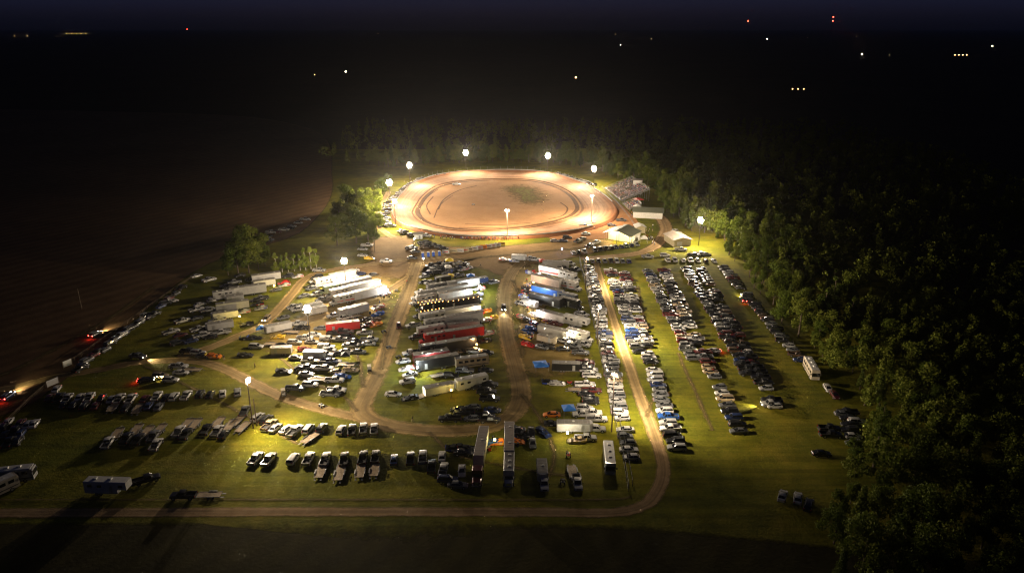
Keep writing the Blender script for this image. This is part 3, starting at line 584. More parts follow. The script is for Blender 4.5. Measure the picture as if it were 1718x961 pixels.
cluster(Z2, 'on the orange dirt by the track', 'vehicles right of the track exit', [(605,682,'p','w',RR),(640,690,'p','w',RR),(682,667,'s','G',RR),(615,737,'s','w',RR),(590,772,'s','k',(.9,-.3)),(560,790,'p','G',(.9,-.3)),(690,802,'p','w',(.9,-.3)),(640,825,'p','k',(.9,-.3)),(390,787,'s','w',RR),(450,787,'s','G',RR),(480,765,'u','k',RR),(915,687,'v','w',RR),(870,640,'p','G',RR),(800,672,'rc','S',RR)])
cluster(Z2, 'below the lone forest-edge lamp', 'vehicles near the pale-roofed shed', [(1265,722,'P','w',(.8,.5)),(1290,742,'p','w',(.8,.5)),(1300,852,'p','w',RR)])
cluster(Z6, 'below the pale-roofed shed', 'vehicles near the pale-roofed shed', [(600,132,'P','k',RR),(652,122,'p','w',RR),(695,124,'s','G',RR),(365,135,'u','w',RR),(225,145,'p','S',RR)])
cluster(ZM, 'in the unlit row beyond the trees', 'vehicles beyond the dark left trees', [(752,470,'p','S',RR),(700,495,'s','S',RR),(655,520,'s','S',RR),(597,547,'p','w',RR),(545,562,'s','d',RR),(500,565,'p','S',RR),(478,590,'s','k',RR),(482,622,'p','S',RR),(640,535,'s','k',RR),(465,605,'s','G',RR)])
for i in range(16):
    t = i/15; px = 700+t*68; py = 301-t*12.5
    cluster(Z0, 'in the line outside the far left turn', 'vehicles outside the far left turn', [(px, py, R.choice('psu'), R.choice('wwSGk'), R.choice((70,110)))])
for i in range(17):
    t = i/16; px = 936+t*62; py = 291+t*19
    cluster(Z0, 'in the line outside the far right turn', 'vehicles outside the far right turn', [(px, py, R.choice('psu'), R.choice('wwSGk'), R.choice((70,110)))])
moving_ = None
cluster(Z0, 'standing on the tan infield', 'vehicles on the infield', [(794,343,'q','w',RR),(766,309,'p','w',RR)])
# ---- parking rows: nose-in cars side by side
def parked_row(p0, p1, deg, spacing, phrase, group, weights='pppsssuuuhhv', cols='wwwSSSGGkkkkndt', gap=.05, flip=.25, accents=(), jx=.3, skip=()):
    a, b = at(*p0, .75), at(*p1, .75); L = (b-a).length; d = (b-a)/L; t = 0; i = 0
    acc = [(at(ax, ay, .75), c, k) for ax, ay, c, k in accents]; row = []
    while t < L:
        p = a+d*t; i += 1
        if R.random() > gap and not any(s0 <= t/L <= s1 for s0, s1 in skip):
            k = CODE[R.choice(weights)]; c = COL[R.choice(cols)]
            for q_, ac, ak in acc:
                if (q_-p).length < spacing*.55: c = COL[ac]; k = CODE[ak]
            side = 180 if R.random() < flip else 0
            n = Vector((math.cos(math.radians(deg)), math.sin(math.radians(deg)), 0))*R.uniform(-jx, jx)
            row.append(veh(k, p.x+n.x, p.y+n.y, deg+side+R.uniform(-3,3), c, phrase, row=phrase, group=group, order=(t, 0)))
        t += spacing*R.uniform(.93, 1.1)
    return row
gr = 'vehicles in the right parking field'
WH = 'wwwwwSSSSSGGGGGkkkkkkkdtn'
parked_row((1058,766),(988,446), 180, 3.2, 'the row along the pit fence', gr, cols=WH, skip=((.105,.125),))
parked_row((1135,750),(1047,456), 180, 3.1, 'the long column beside the lane', gr, accents=((1090,692,'b','p'),(1129,700,'b','p'),(1068,571,'r','p')), cols=WH)
parked_row((1072,588),(1024,452), 0, 3.2, 'the short column beside the lane', gr, accents=((1058,551,'b','s'),(1063,570,'r','p')), cols='wwSSGGkkkknd')
parked_row((1241,722),(1112,450), 180, 3.45, 'the middle block, right column', gr, cols='wwSSGGkkkkndt')
parked_row((1163,600),(1085,450), 0, 3.4, 'the middle block, left column', gr, cols='wSSGGGkkkkkndtB', accents=((1145,541,'b','s'),))
parked_row((1301,680),(1175,447), 180, 3.5, 'the outer block, right column', gr, cols='wSGGkkkkkkkndB', gap=.1)
parked_row((1262,634),(1150,447), 0, 3.4, 'the outer block, left column', gr, cols='wSGGkkkkkkkndB', gap=.08)
parked_row((1352,612),(1212,446), 165, 3.8, 'the line along the forest edge', gr, cols='SGGkkkkkkndB', gap=.12)
parked_row((1434,742),(1420,690), 175, 3.2, 'the short line under the right trees', gr, cols='wSGkkkd')
parked_row((984,437),(1062,438), 92, 2.8, 'the cross row heading the field', gr, cols='wwSSGGkkknd')
parked_row((1120,436),(1208,437), 92, 3.4, 'the sparse cross row by the trees', gr, cols='wwwSSGk')
parked_row((962,424),(1072,409), 100, 2.9, 'the curved row below the barn', gr, cols='wSSGGkkkknE')
cluster(ZF, 'under the dark right trees', 'vehicles under the right trees', [(1175,392,'s','w',(.5,.75)),(1225,442,'s','d',(.5,.75)),(1290,582,'s','G',RR),(1390,640,'u','w',RR),(1190,690,'p','k',RR),(1200,735,'p','k',RR),(1130,872,'s','k',RR)])
cluster(ZF, 'at the forest edge of the parking field', 'vehicles under the right trees', [(1055,250,'B','i',(.45,.8))])
cluster(ZJ, 'in the dark lower right corner', 'vehicles in the dark lower right corner', [(375,432,'s','S',(.25,-1)),(460,445,'s','S',(.1,-1)),(520,485,'u','k',(.2,-1))])
# moving vehicles with their lamps on
HL = {'headlight': 'headlamp_on'}; TL = {'tail_light': 'tail_on'}; BOTH = {'headlight': 'headlamp_on', 'tail_light': 'tail_on'}
MOVING = []
def moving(px, py, k, c, vec, lights, label):
    p = at(px, py, .6); MOVING.append(veh(CODE[k], p.x, p.y, ground_deg(px, py, vec), COL[c], label, lights=lights, label=label, group='vehicles driving with lamps lit'))
moving(845,517,'u','k',(.02,1),HL,'dark sport utility driving down the right pit lane with headlights glaring')
moving(232,598,'p','G',(.95,.15),HL,'grey pickup with bright headlights entering along the left lane')
moving(245,637,'s','k',(.97,-.1),BOTH,'black sedan with both lamps lit beside the entry lane bend')
moving(13,665,'u','n',(.75,-.55),BOTH,'dark sport utility with glowing red tail lights at the left picture edge')
moving(160,561,'u','k',(.8,-.45),BOTH,'black sport utility with red tail lights on the brown field track')
moving(1247,503,'u','k',(-.5,-.8),BOTH,'dark sport utility with red tail lights between outer parking column and forest')
moving(1197,588,'s','S',(-1,0),BOTH,'silver sedan with lamps lit leaving the middle parking block')
moving(447,535,'u','t',(-.6,.55),HL,'tan sport utility with headlights lit on the lane left of the haulers')
moving(1293,678,'p','w',(-1,0),HL,'white pickup shining yellow headlights across the grass at the outer block end')
# ------------------------------------------------------------------ labels: the look, then what tells each from its likes
def noun_of(v): return KINDS[v['kind']]['noun']
groups = {}
for v_ in VEH:
    if v_['label']: continue
    groups.setdefault(v_['phrase'], []).append(v_)
for ph, vs in groups.items():
    if vs[0]['row']:
        for i, v_ in enumerate(vs): v_['label'] = f"{v_['paint']} {noun_of(v_)}, {nth(i+1)} from {'left' if 'cross' in ph or 'curved' in ph else 'near'} end of {ph}"
        continue
    same = {}
    for v_ in vs: same.setdefault((v_['paint'], noun_of(v_)), []).append(v_)
    for (pc, nn), ms in same.items():
        ms.sort(key=lambda m: m['order'])
        for i, m in enumerate(ms):
            if len(ms) == 1: m['label'] = f"{pc} {nn} {ph}"
            elif len(ms) == 2: m['label'] = f"{pc} {nn} {ph}, {'left' if i == 0 else 'right'} of two"
            else: m['label'] = f"{pc} {nn} {ph}, " + (f"leftmost of {len(ms)}" if i == 0 else f"rightmost of {len(ms)}" if i == len(ms)-1 else f"{nth(i+1)} from left")
for v_ in VEH:
    if len(v_['label'].split()) > 16: print('LONG', v_['label'])
for v_ in VEH: spawn(v_)
print('vehicles', len(VEH), {k: sum(1 for a in VEH if OBJNAME.get(a['kind'], a['kind']) == k) for k in set(OBJNAME.get(a['kind'], a['kind']) for a in VEH)})
# ------------------------------------------------------------------ ground
def soil(key, c1, c2, c3=None, mode=None, scale=.25, amp=.7, bump=.25, rut=None, k=2.2, vprof=None, clay=False, furrow=False, mow=False):
    m, nt, b = new_mat(key)
    p = mapped(nt, coord='World')
    n1 = noise(nt, p, scale, 8, .62); n2 = noise(nt, p, scale*9, 6, .65); n0 = noise(nt, p, scale*.12, 3, .5)
    f = math_(nt, 'ADD', math_(nt, 'MULTIPLY', n1, .45), math_(nt, 'ADD', math_(nt, 'MULTIPLY', n2, .25), math_(nt, 'MULTIPLY', n0, .3)))
    stops = [(.40, c1), (.60, c2)]
    if c3: stops = [(.36, c1), (.50, c2), (.64, c3)]
    col = ramp(nt, f, stops)
    uv = nt.nodes.new('ShaderNodeUVMap'); uv.uv_map = 'UVMap'
    sep = nt.nodes.new('ShaderNodeSeparateXYZ'); nt.links.new(uv.outputs[0], sep.inputs[0])
    if rut:
        # wheel ruts: streaks that run along the strip
        cm = nt.nodes.new('ShaderNodeCombineXYZ'); nt.links.new(math_(nt,'MULTIPLY',sep.outputs[0],.02), cm.inputs[0]); nt.links.new(math_(nt,'MULTIPLY',sep.outputs[1],rut[0]), cm.inputs[1])
        st = noise(nt, cm.outputs[0], 1.0, 3, .6)
        st = ramp(nt, st, ((.38, .55), (.62, 1.25)))
        col = mixc(nt, rut[1], col, st, 'MULTIPLY')
    if mow:
        n5 = noise(nt, mapped(nt, (.02,.5,1), coord='World'), 1.0, 3, .6); n6 = noise(nt, p, .035, 4, .6)
        col = mixc(nt, .8, col, ramp(nt, n5, ((.35,.72),(.65,1.2))), 'MULTIPLY'); col = mixc(nt, .8, col, ramp(nt, n6, ((.36,(.62,.72,.6)),(.62,(1.25,1.12,1.1)))), 'MULTIPLY')
    if furrow:
        wv = nt.nodes.new('ShaderNodeTexWave'); wv.inputs['Scale'].default_value = .045; wv.inputs['Distortion'].default_value = 1.2; wv.inputs['Detail'].default_value = 2
        nt.links.new(mapped(nt, rot=.62, coord='World'), wv.inputs['Vector'])
        col = mixc(nt, .35, col, ramp(nt, wv.outputs['Fac'], ((.2, .55), (.8, 1.25))), 'MULTIPLY')
    if vprof:      # packed wheel paths and loose shoulders across the strip
        col = mixc(nt, 1.0, col, ramp(nt, math_(nt,'ABSOLUTE',sep.outputs[1]), tuple((q, c) for q, c in zip((0,.2,.42,.62,.85), vprof))), 'MULTIPLY')
    if clay:       # damp dark berm inside, polished groove in the middle, red loose cushion outside
        vv = math_(nt,'ADD',math_(nt,'MULTIPLY',sep.outputs[1],.30),math_(nt,'MULTIPLY',math_(nt,'SUBTRACT',n1,.5),.10))
        col = mixc(nt, 1.0, col, ramp(nt, vv, ((0,(.40,.34,.30)),(.045,(.42,.36,.32)),(.09,(.95,.82,.70)),(.35,(1.1,1.08,1.08)),(.62,(1.0,.98,.96)),(.80,(.90,.68,.50)),(.93,(.70,.46,.32)))), 'MULTIPLY')
    nt.links.new(col, b.inputs['Base Color']); b.inputs['Roughness'].default_value = .95; b.inputs['Specular IOR Level'].default_value = .15
    bp = nt.nodes.new('ShaderNodeBump'); bp.inputs['Strength'].default_value = bump; bp.inputs['Distance'].default_value = .3
    nt.links.new(n2, bp.inputs['Height']); nt.links.new(bp.outputs[0], b.inputs['Normal'])
    if mode:
        e = math_(nt, 'SUBTRACT', 1.0, math_(nt, 'ABSOLUTE', sep.outputs[1])) if mode == 'strip' else sep.outputs[0]
        n3 = noise(nt, p, .35, 6, .7)
        a = math_(nt, 'ADD', math_(nt, 'MULTIPLY', e, k), math_(nt, 'MULTIPLY', math_(nt, 'SUBTRACT', n3, .62), amp*2), clamp=True)
        nt.links.new(a, b.inputs['Alpha'])
    MAT[key] = m; return m
soil('grass_mat', (.058,.066,.004), (.142,.142,.007), (.232,.198,.018), scale=.16, bump=.5, mow=True)
soil('lane_mat', (.24,.165,.065), (.34,.24,.105), (.44,.31,.15), mode='strip', rut=(5, .55), scale=.4, k=2.2, amp=.8, vprof=(.68,.72,1.1,1.1,.9))
soil('wild_mat', (.018,.014,.006), (.032,.025,.010), (.050,.037,.016), scale=.05)
soil('field_mat', (.13,.072,.032), (.21,.122,.055), scale=.10, mode='patch', k=6, furrow=True)
soil('stubble_fade_mat', (.026,.023,.004), (.042,.036,.008), (.060,.048,.013), scale=.12, mode='patch', k=1.6, amp=1.0, furrow=True)
soil('road_mat', (.25,.168,.062), (.36,.245,.098), (.46,.325,.145), mode='strip', rut=(5, .55), scale=.3, k=2.6, amp=1.05, vprof=(.82,.72,.80,1.3,1.35))
soil('gravel_mat', (.24,.155,.07), (.33,.22,.11), (.42,.29,.155), mode='strip', rut=(5, .5), scale=.5, k=2.6, amp=.9, vprof=(.85,.78,1.05,1.08,.9))
soil('faint_mat', (.13,.095,.035), (.21,.15,.06), mode='strip', rut=(5, .6), scale=.3, k=1.1, amp=1.0)
soil('dirt_mat', (.14,.086,.032), (.24,.152,.06), (.33,.218,.09), mode='patch', scale=.12, k=2.0)
soil('orange_dirt_mat', (.23,.105,.040), (.34,.16,.062), (.42,.22,.095), mode='patch', scale=.15, k=3)
soil('clay_mat', (.27,.15,.082), (.37,.225,.135), (.46,.31,.205), rut=(4.2, .6), scale=.12, bump=.12, clay=True)
soil('infield_mat', (.27,.14,.058), (.36,.195,.086), (.43,.25,.12), mode=None, scale=.09, bump=.15)
soil('infield_grass_mat', (.14,.115,.018), (.20,.165,.03), mode='patch', scale=.2, k=1.1, amp=1.3)
soil('berm_mat', (.07,.034,.015), (.12,.06,.027), mode='strip', scale=.4, k=2.2)
soil('dry_mat', (.18,.135,.035), (.27,.19,.06), (.36,.245,.09), mode='patch', scale=.16, k=1.7, amp=1.2)

def catmull(pts, closed=False, step=2.0):
    P = [Vector((p[0], p[1], 0)) for p in pts]; n = len(P); out = []
    for i in range(n if closed else n-1):
        p0 = P[(i-1) % n] if closed or i > 0 else P[0]*2-P[1]; p1 = P[i]; p2 = P[(i+1) % n]
        p3 = P[(i+2) % n] if closed or i+2 < n else P[-1]*2-P[-2]
        m = max(2, int((p2-p1).length/step))
        for j in range(m):
            t = j/m
            out.append(.5*((2*p1)+(p2-p0)*t+(2*p0-5*p1+4*p2-p3)*t*t+(3*p1-p0-3*p2+p3)*t*t*t))
    if not closed: out.append(P[-1])
    return out
def uvmesh(name, vs, fs, uvs, mat):
    me = bpy.data.meshes.new(name); me.from_pydata([tuple(v) for v in vs], [], fs)
    l = me.uv_layers.new(name='UVMap')
    for lp in me.loops: l.data[lp.index].uv = uvs[lp.vertex_index]
    me.materials.append(MAT[mat]); me.update(); return me
ZL_ = [0.004]
def layer(): ZL_[0] += .004; return ZL_[0]
def strip(name, pxs, width, mat, kind='structure', step=2.0, closed=False, z=None):
    c = catmull([at(*p) for p in pxs], closed, step); n = len(c); z = z or layer(); vs, uvs, fs = [], [], []; s = 0
    K = (-1, -.5, 0, .5, 1)
    for i, p in enumerate(c):
        a = c[(i-1) % n] if closed or i > 0 else c[0]; b = c[(i+1) % n] if closed or i < n-1 else c[-1]
        d = (b-a).normalized(); nrm = Vector((-d.y, d.x, 0)); s += (p-c[i-1]).length if i else 0
        w = width if not isinstance(width, (list, tuple)) else width[0]+(width[1]-width[0])*i/(n-1)
        for k in K: vs.append((p.x+nrm.x*k*w/2, p.y+nrm.y*k*w/2, z)); uvs.append((s, k))
    for i in range(n if closed else n-1):
        for j in range(4): fs.append((i*5+j, ((i+1) % n)*5+j, ((i+1) % n)*5+j+1, i*5+j+1))
    return tag(link(name, uvmesh(name, vs, fs, uvs, mat)), kind=kind)
def patch(name, pxs, feather, mat, z=None, smooth=True):
    c = catmull([at(*p) for p in pxs], True, 8.0) if smooth else [at(*p) for p in pxs]
    n = len(c); z = z or layer(); cen = sum(c, Vector())/n; vs, uvs, fs = [], [], []
    for p in c: vs.append((p.x, p.y, z)); uvs.append((0, 0))
    for p in c:
        q = p+(cen-p)*min(.95, feather/(cen-p).length); vs.append((q.x, q.y, z)); uvs.append((1, 0))
    fs = [(i, (i+1) % n, n+(i+1) % n, n+i) for i in range(n)]
    vs.append((cen.x, cen.y, z)); uvs.append((1, 0)); fs += [(n+i, n+(i+1) % n, 2*n) for i in range(n)]
    return tag(link(name, uvmesh(name, vs, fs, uvs, mat)), kind='structure')

G = 32000.0
def quad_sheet(name, x0, x1, y0, y1, z, mat):
    me = uvmesh(name, [(x0,y0,z),(x1,y0,z),(x1,y1,z),(x0,y1,z)], [(0,1,2,3)], [(0,0)]*4, mat); return tag(link(name, me), kind='structure')
quad_sheet('ground', -G, G, -300, G, 0.0, 'wild_mat')
quad_sheet('mown_grass', -175, 175, 85, 640, .004, 'grass_mat')
patch('ploughed_field', [(-60,700),(30,690),(95,650),(190,570),(330,455),(420,420),(520,380),(560,300),(520,215),(300,190),(-300,190),(-500,400),(-300,640)], 10, 'field_mat')
patch('dark_field', [(-500,1100),(-500,885),(-200,874),(300,872),(700,872),(1040,876),(1250,896),(1500,925),(1900,960),(1900,1150),(700,1250)], 9, 'stubble_fade_mat', smooth=False)  # darker crop; its right end paints the grass fading into darkness
patch('pit_dirt', [(640,430),(690,412),(760,412),(860,410),(960,402),(1010,398),(1040,410),(985,430),(905,445),(860,470),(800,452),(700,448),(660,470),(600,462),(560,455)], 9, 'dirt_mat')
patch('track_apron', [(1000,322),(1035,338),(1062,360),(1074,380),(1040,398),(990,402),(950,405),(915,398),(960,388),(1000,375),(1015,350)], 3, 'orange_dirt_mat')
patch('worn_grass', [(560,460),(640,455),(690,470),(660,540),(600,560),(520,600),(440,600),(420,570),(500,520)], 14, 'dry_mat')
patch('worn_grass', [(840,450),(960,448),(900,560),(1000,600),(960,640),(880,640),(850,540)], 14, 'dry_mat')
patch('worn_grass', [(640,395),(700,400),(690,440),(640,450),(610,420)], 8, 'dirt_mat')
strip('entry_lane', [(-90,668),(20,650),(92,632),(165,620),(240,607),(320,605),(370,616),(420,640),(470,664),(540,686),(600,700),(660,714)], 5.6, 'road_mat')
strip('left_lane', [(300,600),(360,580),(400,563),(435,548),(465,522),(490,493),(515,466),(560,452),(620,444),(690,434),(760,432)], 6.0, 'road_mat')
strip('middle_lane', [(440,546),(500,540),(560,525),(610,506),(650,488),(690,462),(705,446)], 6.0, 'road_mat')
strip('pit_lane', [(700,440),(690,470),(680,505),(664,545),(648,590),(632,630),(614,665),(606,688),(625,705),(665,716),(720,722),(780,722),(828,714),(862,692),(874,660),(866,620),(856,585),(848,545),(846,500),(852,470),(866,448),(880,438)], 7.8, 'road_mat')
strip('gravel_lane', [(-260,860),(0,860),(300,859),(600,858),(900,859),(1000,860),(1050,857),(1085,845),(1104,822),(1113,795),(1110,765),(1098,730),(1083,690),(1072,660)], 4.2, 'gravel_mat')
strip('gravel_lane', [(1102,740),(1086,697),(1070,655),(1056,615),(1044,580),(1034,550),(1022,512),(1012,482),(1006,462),(1000,440)], (4.8,4.0), 'lane_mat')
strip('cross_lane', [(760,436),(850,428),(930,420),(985,415),(1035,400)], 5, 'faint_mat')
strip('service_path', [(975,434),(1030,430),(1075,424),(1100,412),(1112,398),(1118,385),(1112,370),(1100,358)], (7, 10), 'gravel_mat')
strip('worn_path', [(1138,592),(1150,622),(1166,655),(1180,688),(1196,722)], 2.4, 'faint_mat')
strip('field_track', [(-60,652),(20,622),(80,592),(130,565),(190,530),(260,480)], 4.5, 'faint_mat')
strip('field_track', [(-60,700),(0,690),(60,655),(95,630)], 5, 'faint_mat')
strip('left_turn_path', [(690,395),(665,400),(640,385),(628,372),(640,345),(652,322)], 5, 'road_mat')
for pts_, w_ in (([(640,470),(600,500),(570,540),(600,600),(610,650)],3),([(470,600),(520,640),(570,660),(600,690)],2.6),([(690,462),(672,500),(650,560),(640,620)],3),([(874,660),(905,700),(930,760),(920,800)],2.6),([(720,724),(760,760),(840,780),(960,800)],2.4),([(240,612),(300,640),(400,690),(500,745)],2.2),([(860,470),(880,520),(876,600)],3),([(1085,700),(1100,640),(1085,560),(1070,480)],2.2)):
    strip('tyre_track', pts_, w_, 'faint_mat')
strip('ditch_verge', [(-200,838),(200,838),(600,838),(1000,838),(1060,832)], 1.2, 'faint_mat')

# ------------------------------------------------------------------ race track
OUT = [(660,358),(664,342),(676,325),(697,308),(735,294),(790,288),(850,286),(910,289),(962,302),(1003,322),(1030,346),(1026,364),(1000,377),(955,387),(900,394),(840,397),(780,396),(725,389),(685,380),(666,369)]
INN = [(693,357),(699,343),(712,326),(736,311),(780,303),(840,300.5),(895,302.5),(935,312),(962,327),(975,346),(970,358),(950,368),(915,377),(870,384),(825,387.5),(775,387),(730,381),(705,371)]
def resample(c, n):
    L = [0]
    for i in range(len(c)): L.append(L[-1]+(c[(i+1) % len(c)]-c[i]).length)
    out = []
    j = 0
    for k in range(n):
        t = L[-1]*k/n
        while L[j+1] < t: j += 1
        out.append(c[j].lerp(c[(j+1) % len(c)], (t-L[j])/(L[j+1]-L[j])))
    return out, L[-1]
N = 220
inner, Li = resample(catmull([at(*p, .1) for p in INN], True, 2), N)
outc, _ = resample(catmull([at(*p, 1.2) for p in OUT], True, 1), 900)
cen = sum(inner, Vector())/N
def angle(p): return math.atan2(p.y-cen.y, p.x-cen.x)
inner.sort(key=angle); outs = sorted(outc, key=angle); oa = np.array([angle(p) for p in outs])
def out_at(a):
    i = int(np.searchsorted(oa, a)) % len(outs); return outs[i]
outer = [out_at(angle(p)) for p in inner]
for _ in range(6): outer = [(outer[i-1]+outer[i]*2+outer[(i+1) % N])/4 for i in range(N)]
CR = [(0,.06),(.02,.42),(.05,.10),(.2,.16),(.4,.35),(.6,.62),(.8,.98),(.94,1.32),(1.0,1.45),(1.06,1.5),(1.12,.02)]
vs, uvs, fs = [], [], []; s = 0
for i in range(N):
    s += (inner[i]-inner[i-1]).length if i else 0
    for k, z in CR:
        p = inner[i].lerp(outer[i], k); vs.append((p.x, p.y, z)); uvs.append((s, k*3))
m_ = len(CR)
for i in range(N):
    for j in range(m_-1): fs.append((i*m_+j, ((i+1) % N)*m_+j, ((i+1) % N)*m_+j+1, i*m_+j+1))
tr = tag(link('race_track', uvmesh('race_track', vs, fs, uvs, 'clay_mat')), kind='structure')
for p in tr.data.polygons: p.use_smooth = True
vs = [(p.x, p.y, .055) for p in inner]+[(cen.x, cen.y, .3)]
for i in range(N): pass
tag(link('infield', uvmesh('infield', vs, [(i, (i+1) % N, N) for i in range(N)], [(0,0)]*(N+1), 'infield_mat')), kind='structure')
def on_infield(ob, dz):
    # the infield is a shallow cone: lay the sheet on it
    for v in ob.data.vertices:
        d = Vector((v.co.x-cen.x, v.co.y-cen.y)); a = math.atan2(d.y, d.x)
        i = min(range(N), key=lambda q: abs(angle(inner[q])-a)); rr = (inner[i]-cen).to_2d().length
        v.co.z = .055+.245*max(0, 1-d.length/rr)+dz
on_infield(patch('infield_grass', [(830,312),(870,306),(908,311),(938,326),(932,342),(900,350),(866,347),(842,332)], 22, 'infield_grass_mat'), .06)
for off, w in ((.12, 1.2), (.2, .8), (.09, .7)):
    pass
def ring_px(f): return [(INN[i][0]+(835-INN[i][0])*f, INN[i][1]+(345-INN[i][1])*f) for i in range(len(INN))]
on_infield(strip('infield_rut', ring_px(.05), 3.2, 'berm_mat', closed=True), .05)
on_infield(strip('infield_rut', [(712,372),(704,352),(716,332),(735,318)], 1.0, 'berm_mat'), .05)
on_infield(strip('infield_rut', [(960,362),(930,372),(880,380),(820,383),(770,382)], 1.4, 'berm_mat'), .05)
for pts_, w_ in (([(735,352),(745,335),(770,320),(800,312)],1.3),([(722,360),(716,345),(727,330)],1.0),([(940,340),(952,350),(944,362),(920,368)],1.2),([(780,376),(830,378),(890,374)],1.0),([(728,366),(738,345),(760,328)],.8)):
    on_infield(strip('infield_rut', pts_, w_, 'berm_mat'), .05)
on_infield(strip('infield_chalk_line', [(830,366),(870,366),(900,360),(912,354),(908,349)], .5, 'gravel_mat'), .06)

# low guard wall round the outside, open at the pit exit
w = thing('guard_wall', 'low pale guard wall around the outside of the dirt oval', 'wall', (0,0,0))
mb = MB(); ws = []
for i in range(N):
    a = angle(inner[i]); p = inner[i].lerp(outer[i], 1.04); q = inner[i].lerp(outer[i], 1.05)
    ws.append((p, q))
for i in range(N):
    a = ws[i]; b = ws[(i+1) % N]; px_deg = math.degrees(angle(inner[i]))
    if -52 < px_deg < -8: continue
    zb, zt = 1.30, 2.05
    mb.add([(a[0].x,a[0].y,zb),(b[0].x,b[0].y,zb),(b[0].x,b[0].y,zt),(a[0].x,a[0].y,zt),(a[1].x,a[1].y,zb-.2),(b[1].x,b[1].y,zb-.2),(b[1].x,b[1].y,zt),(a[1].x,a[1].y,zt)],
           [(0,1,2,3),(4,7,6,5),(3,2,6,7)], 'concrete')
link('wall_segment', mb.mesh('wall_segment', 0), w)
# catch fence: posts and cables behind the far straight and the turns
cf = thing('catch_fence', 'tall post and cable catch fence behind the far straight and turns', 'fence')
cable = MB(); n_posts = 0
for i in range(0, N):
    dg = math.degrees(angle(inner[i])) % 360
    if not (20 < dg < 215): continue
    p = inner[i].lerp(outer[i], 1.10); q = inner[(i+1) % N].lerp(outer[(i+1) % N], 1.10)
    for z in (1.6, 2.6, 3.6): cable.cyl((p.x,p.y,z),(q.x,q.y,z),.02,.02,4,'steel')
    if i % 2 == 0:
        link('post', bpy.data.meshes.get('fence_post') or MB().cyl((0,0,0),(0,0,3.9),.06,.05,6,'galvanised').mesh('fence_post'), cf, (p.x, p.y, 0)); n_posts += 1
link('cable', cable.mesh('catch_cable', 0), cf)

# ------------------------------------------------------------------ lamp poles
LAMPS = []
def lamp_light(name, loc, power, aim=None, size=.5, col=WARM, parent=None, cone=172, blend=1.0):
    d = bpy.data.lights.new(name, 'SPOT' if aim else 'POINT'); d.energy = power; d.color = col; d.shadow_soft_size = size
    o = bpy.data.objects.new(name, d); C.objects.link(o); o.location = loc
    if aim is not None:
        d.spot_size = math.radians(cone); d.spot_blend = blend
        o.rotation_euler = (Vector(aim)-Vector(loc)).to_track_quat('-Z', 'Y').to_euler()
    return o
def flood_pole(base_px, top_px, aim_px, power, label, big=True, cone=172, aimz=4.0, rows=3, cols=3, col=WARM, glow_key='lamp_on', sz=.62, spill=.22, sp=1.3, group='floodlight poles'):
    b = at(*base_px); h = max(8.0, height_at(b.y, *top_px)); aim = at(*aim_px); rz = math.atan2(aim.y-b.y, aim.x-b.x)
    t = thing('floodlight_pole', label, 'floodlight', b, rz, group)
    link('pole', MB().cyl((0,0,0),(0,0,h+.3),.20,.12,9,'wood_pole').mesh('pole'), t)
    for r in range(rows):
        z = h+sp-r*sp
        link('crossarm', MB().box((.12,0,z-.5),(.14,cols*sp+.2,.14),'wood_pole').mesh('crossarm'), t)
        nc = cols if not (rows == 3 and cols == 3 and r != 1) else 2
        for c_ in range(nc):
            y = (c_-(nc-1)/2)*sp
            hs = MB(); hs.cyl((-.30,0,0),(.10,0,-.08),sz*.45,sz,10,'galvanised'); hs.cyl((-.1,0,0),(-.1,0,-.42),.05,.05,5,'steel')
            lamp = link('lamp', hs.mesh('lamp_housing'), t, (.28, y, z))
            lens = MB(); lens.cyl((.105,0,-.081),(.16,0,-.092),sz*.96,sz*.8,12,glow_key)
            link('lens', lens.mesh('lamp_lens'), lamp)
    d = Vector((math.cos(rz), math.sin(rz), 0))
    pos = Vector((b.x, b.y, h-.4))+d*1.25
    LAMPS.append(lamp_light('floodlight_beam', pos, power, Vector((aim.x, aim.y, aimz)), .55, col, cone=cone))
    LAMPS.append(lamp_light('floodlight_spill', pos-d*2.6+Vector((0,0,1.2)), power*spill, None, .6, col))
    return t
TC = (830, 345)
TP = 112e3
flood_pole((655,345),(655,306),(705,392),TP,'floodlight pole left of the track above the parked spectators', spill=.6)
flood_pole((688,310),(686,277),(750,345),TP,'floodlight pole at the far left turn of the track')
flood_pole((782,288),(780,256),(800,335),TP,'floodlight pole behind the far straight, the left one', spill=.09)
flood_pole((919,291),(920,261),(890,335),TP,'floodlight pole behind the far straight, the right one', spill=.09)
flood_pole((996,311),(995,283),(930,340),TP,'floodlight pole at the far right turn beside the grandstand')
flood_pole((664,380),(661,339),(715,415),TP*.8,'thin floodlight pole at the near left turn of the track', spill=.55, rows=2, cols=2, sz=.5)
flood_pole((851,398),(851,357),(835,330),TP*.8,'thin floodlight pole standing before the middle of the front straight', spill=.55, rows=1, cols=2, glow_key='lamp_small')
flood_pole((992,374),(992,332),(930,348),TP*.8,'thin floodlight pole beside the cars at the near right turn', spill=.55, rows=1, cols=2, glow_key='lamp_small')
flood_pole((1172,412),(1177,369),(1120,450),70e3,'lone floodlight pole at the forest edge near the pale-roofed shed', spill=.6, sz=.5, sp=1.05)
flood_pole((581,487),(574,437),(640,640),62e3,'floodlight pole beside the bright left hauler block', spill=1.0, sz=.42, sp=.9)
flood_pole((521,577),(514,517),(540,760),85e3,'floodlight pole over the grassy field of the lower left pit', spill=.2, sz=.42, sp=.9)
flood_pole((425,718),(415,640),(560,740),46e3,'near floodlight pole beside the lower left row of cars', spill=.06, sz=.4, sp=.9, rows=2, cols=2)
FP = 106e3
flood_pole((982,486),(976,438),(1180,480),FP*.6,'farthest small floodlight pole along the pit fence', spill=.06, rows=1, cols=2, glow_key='lamp_small')
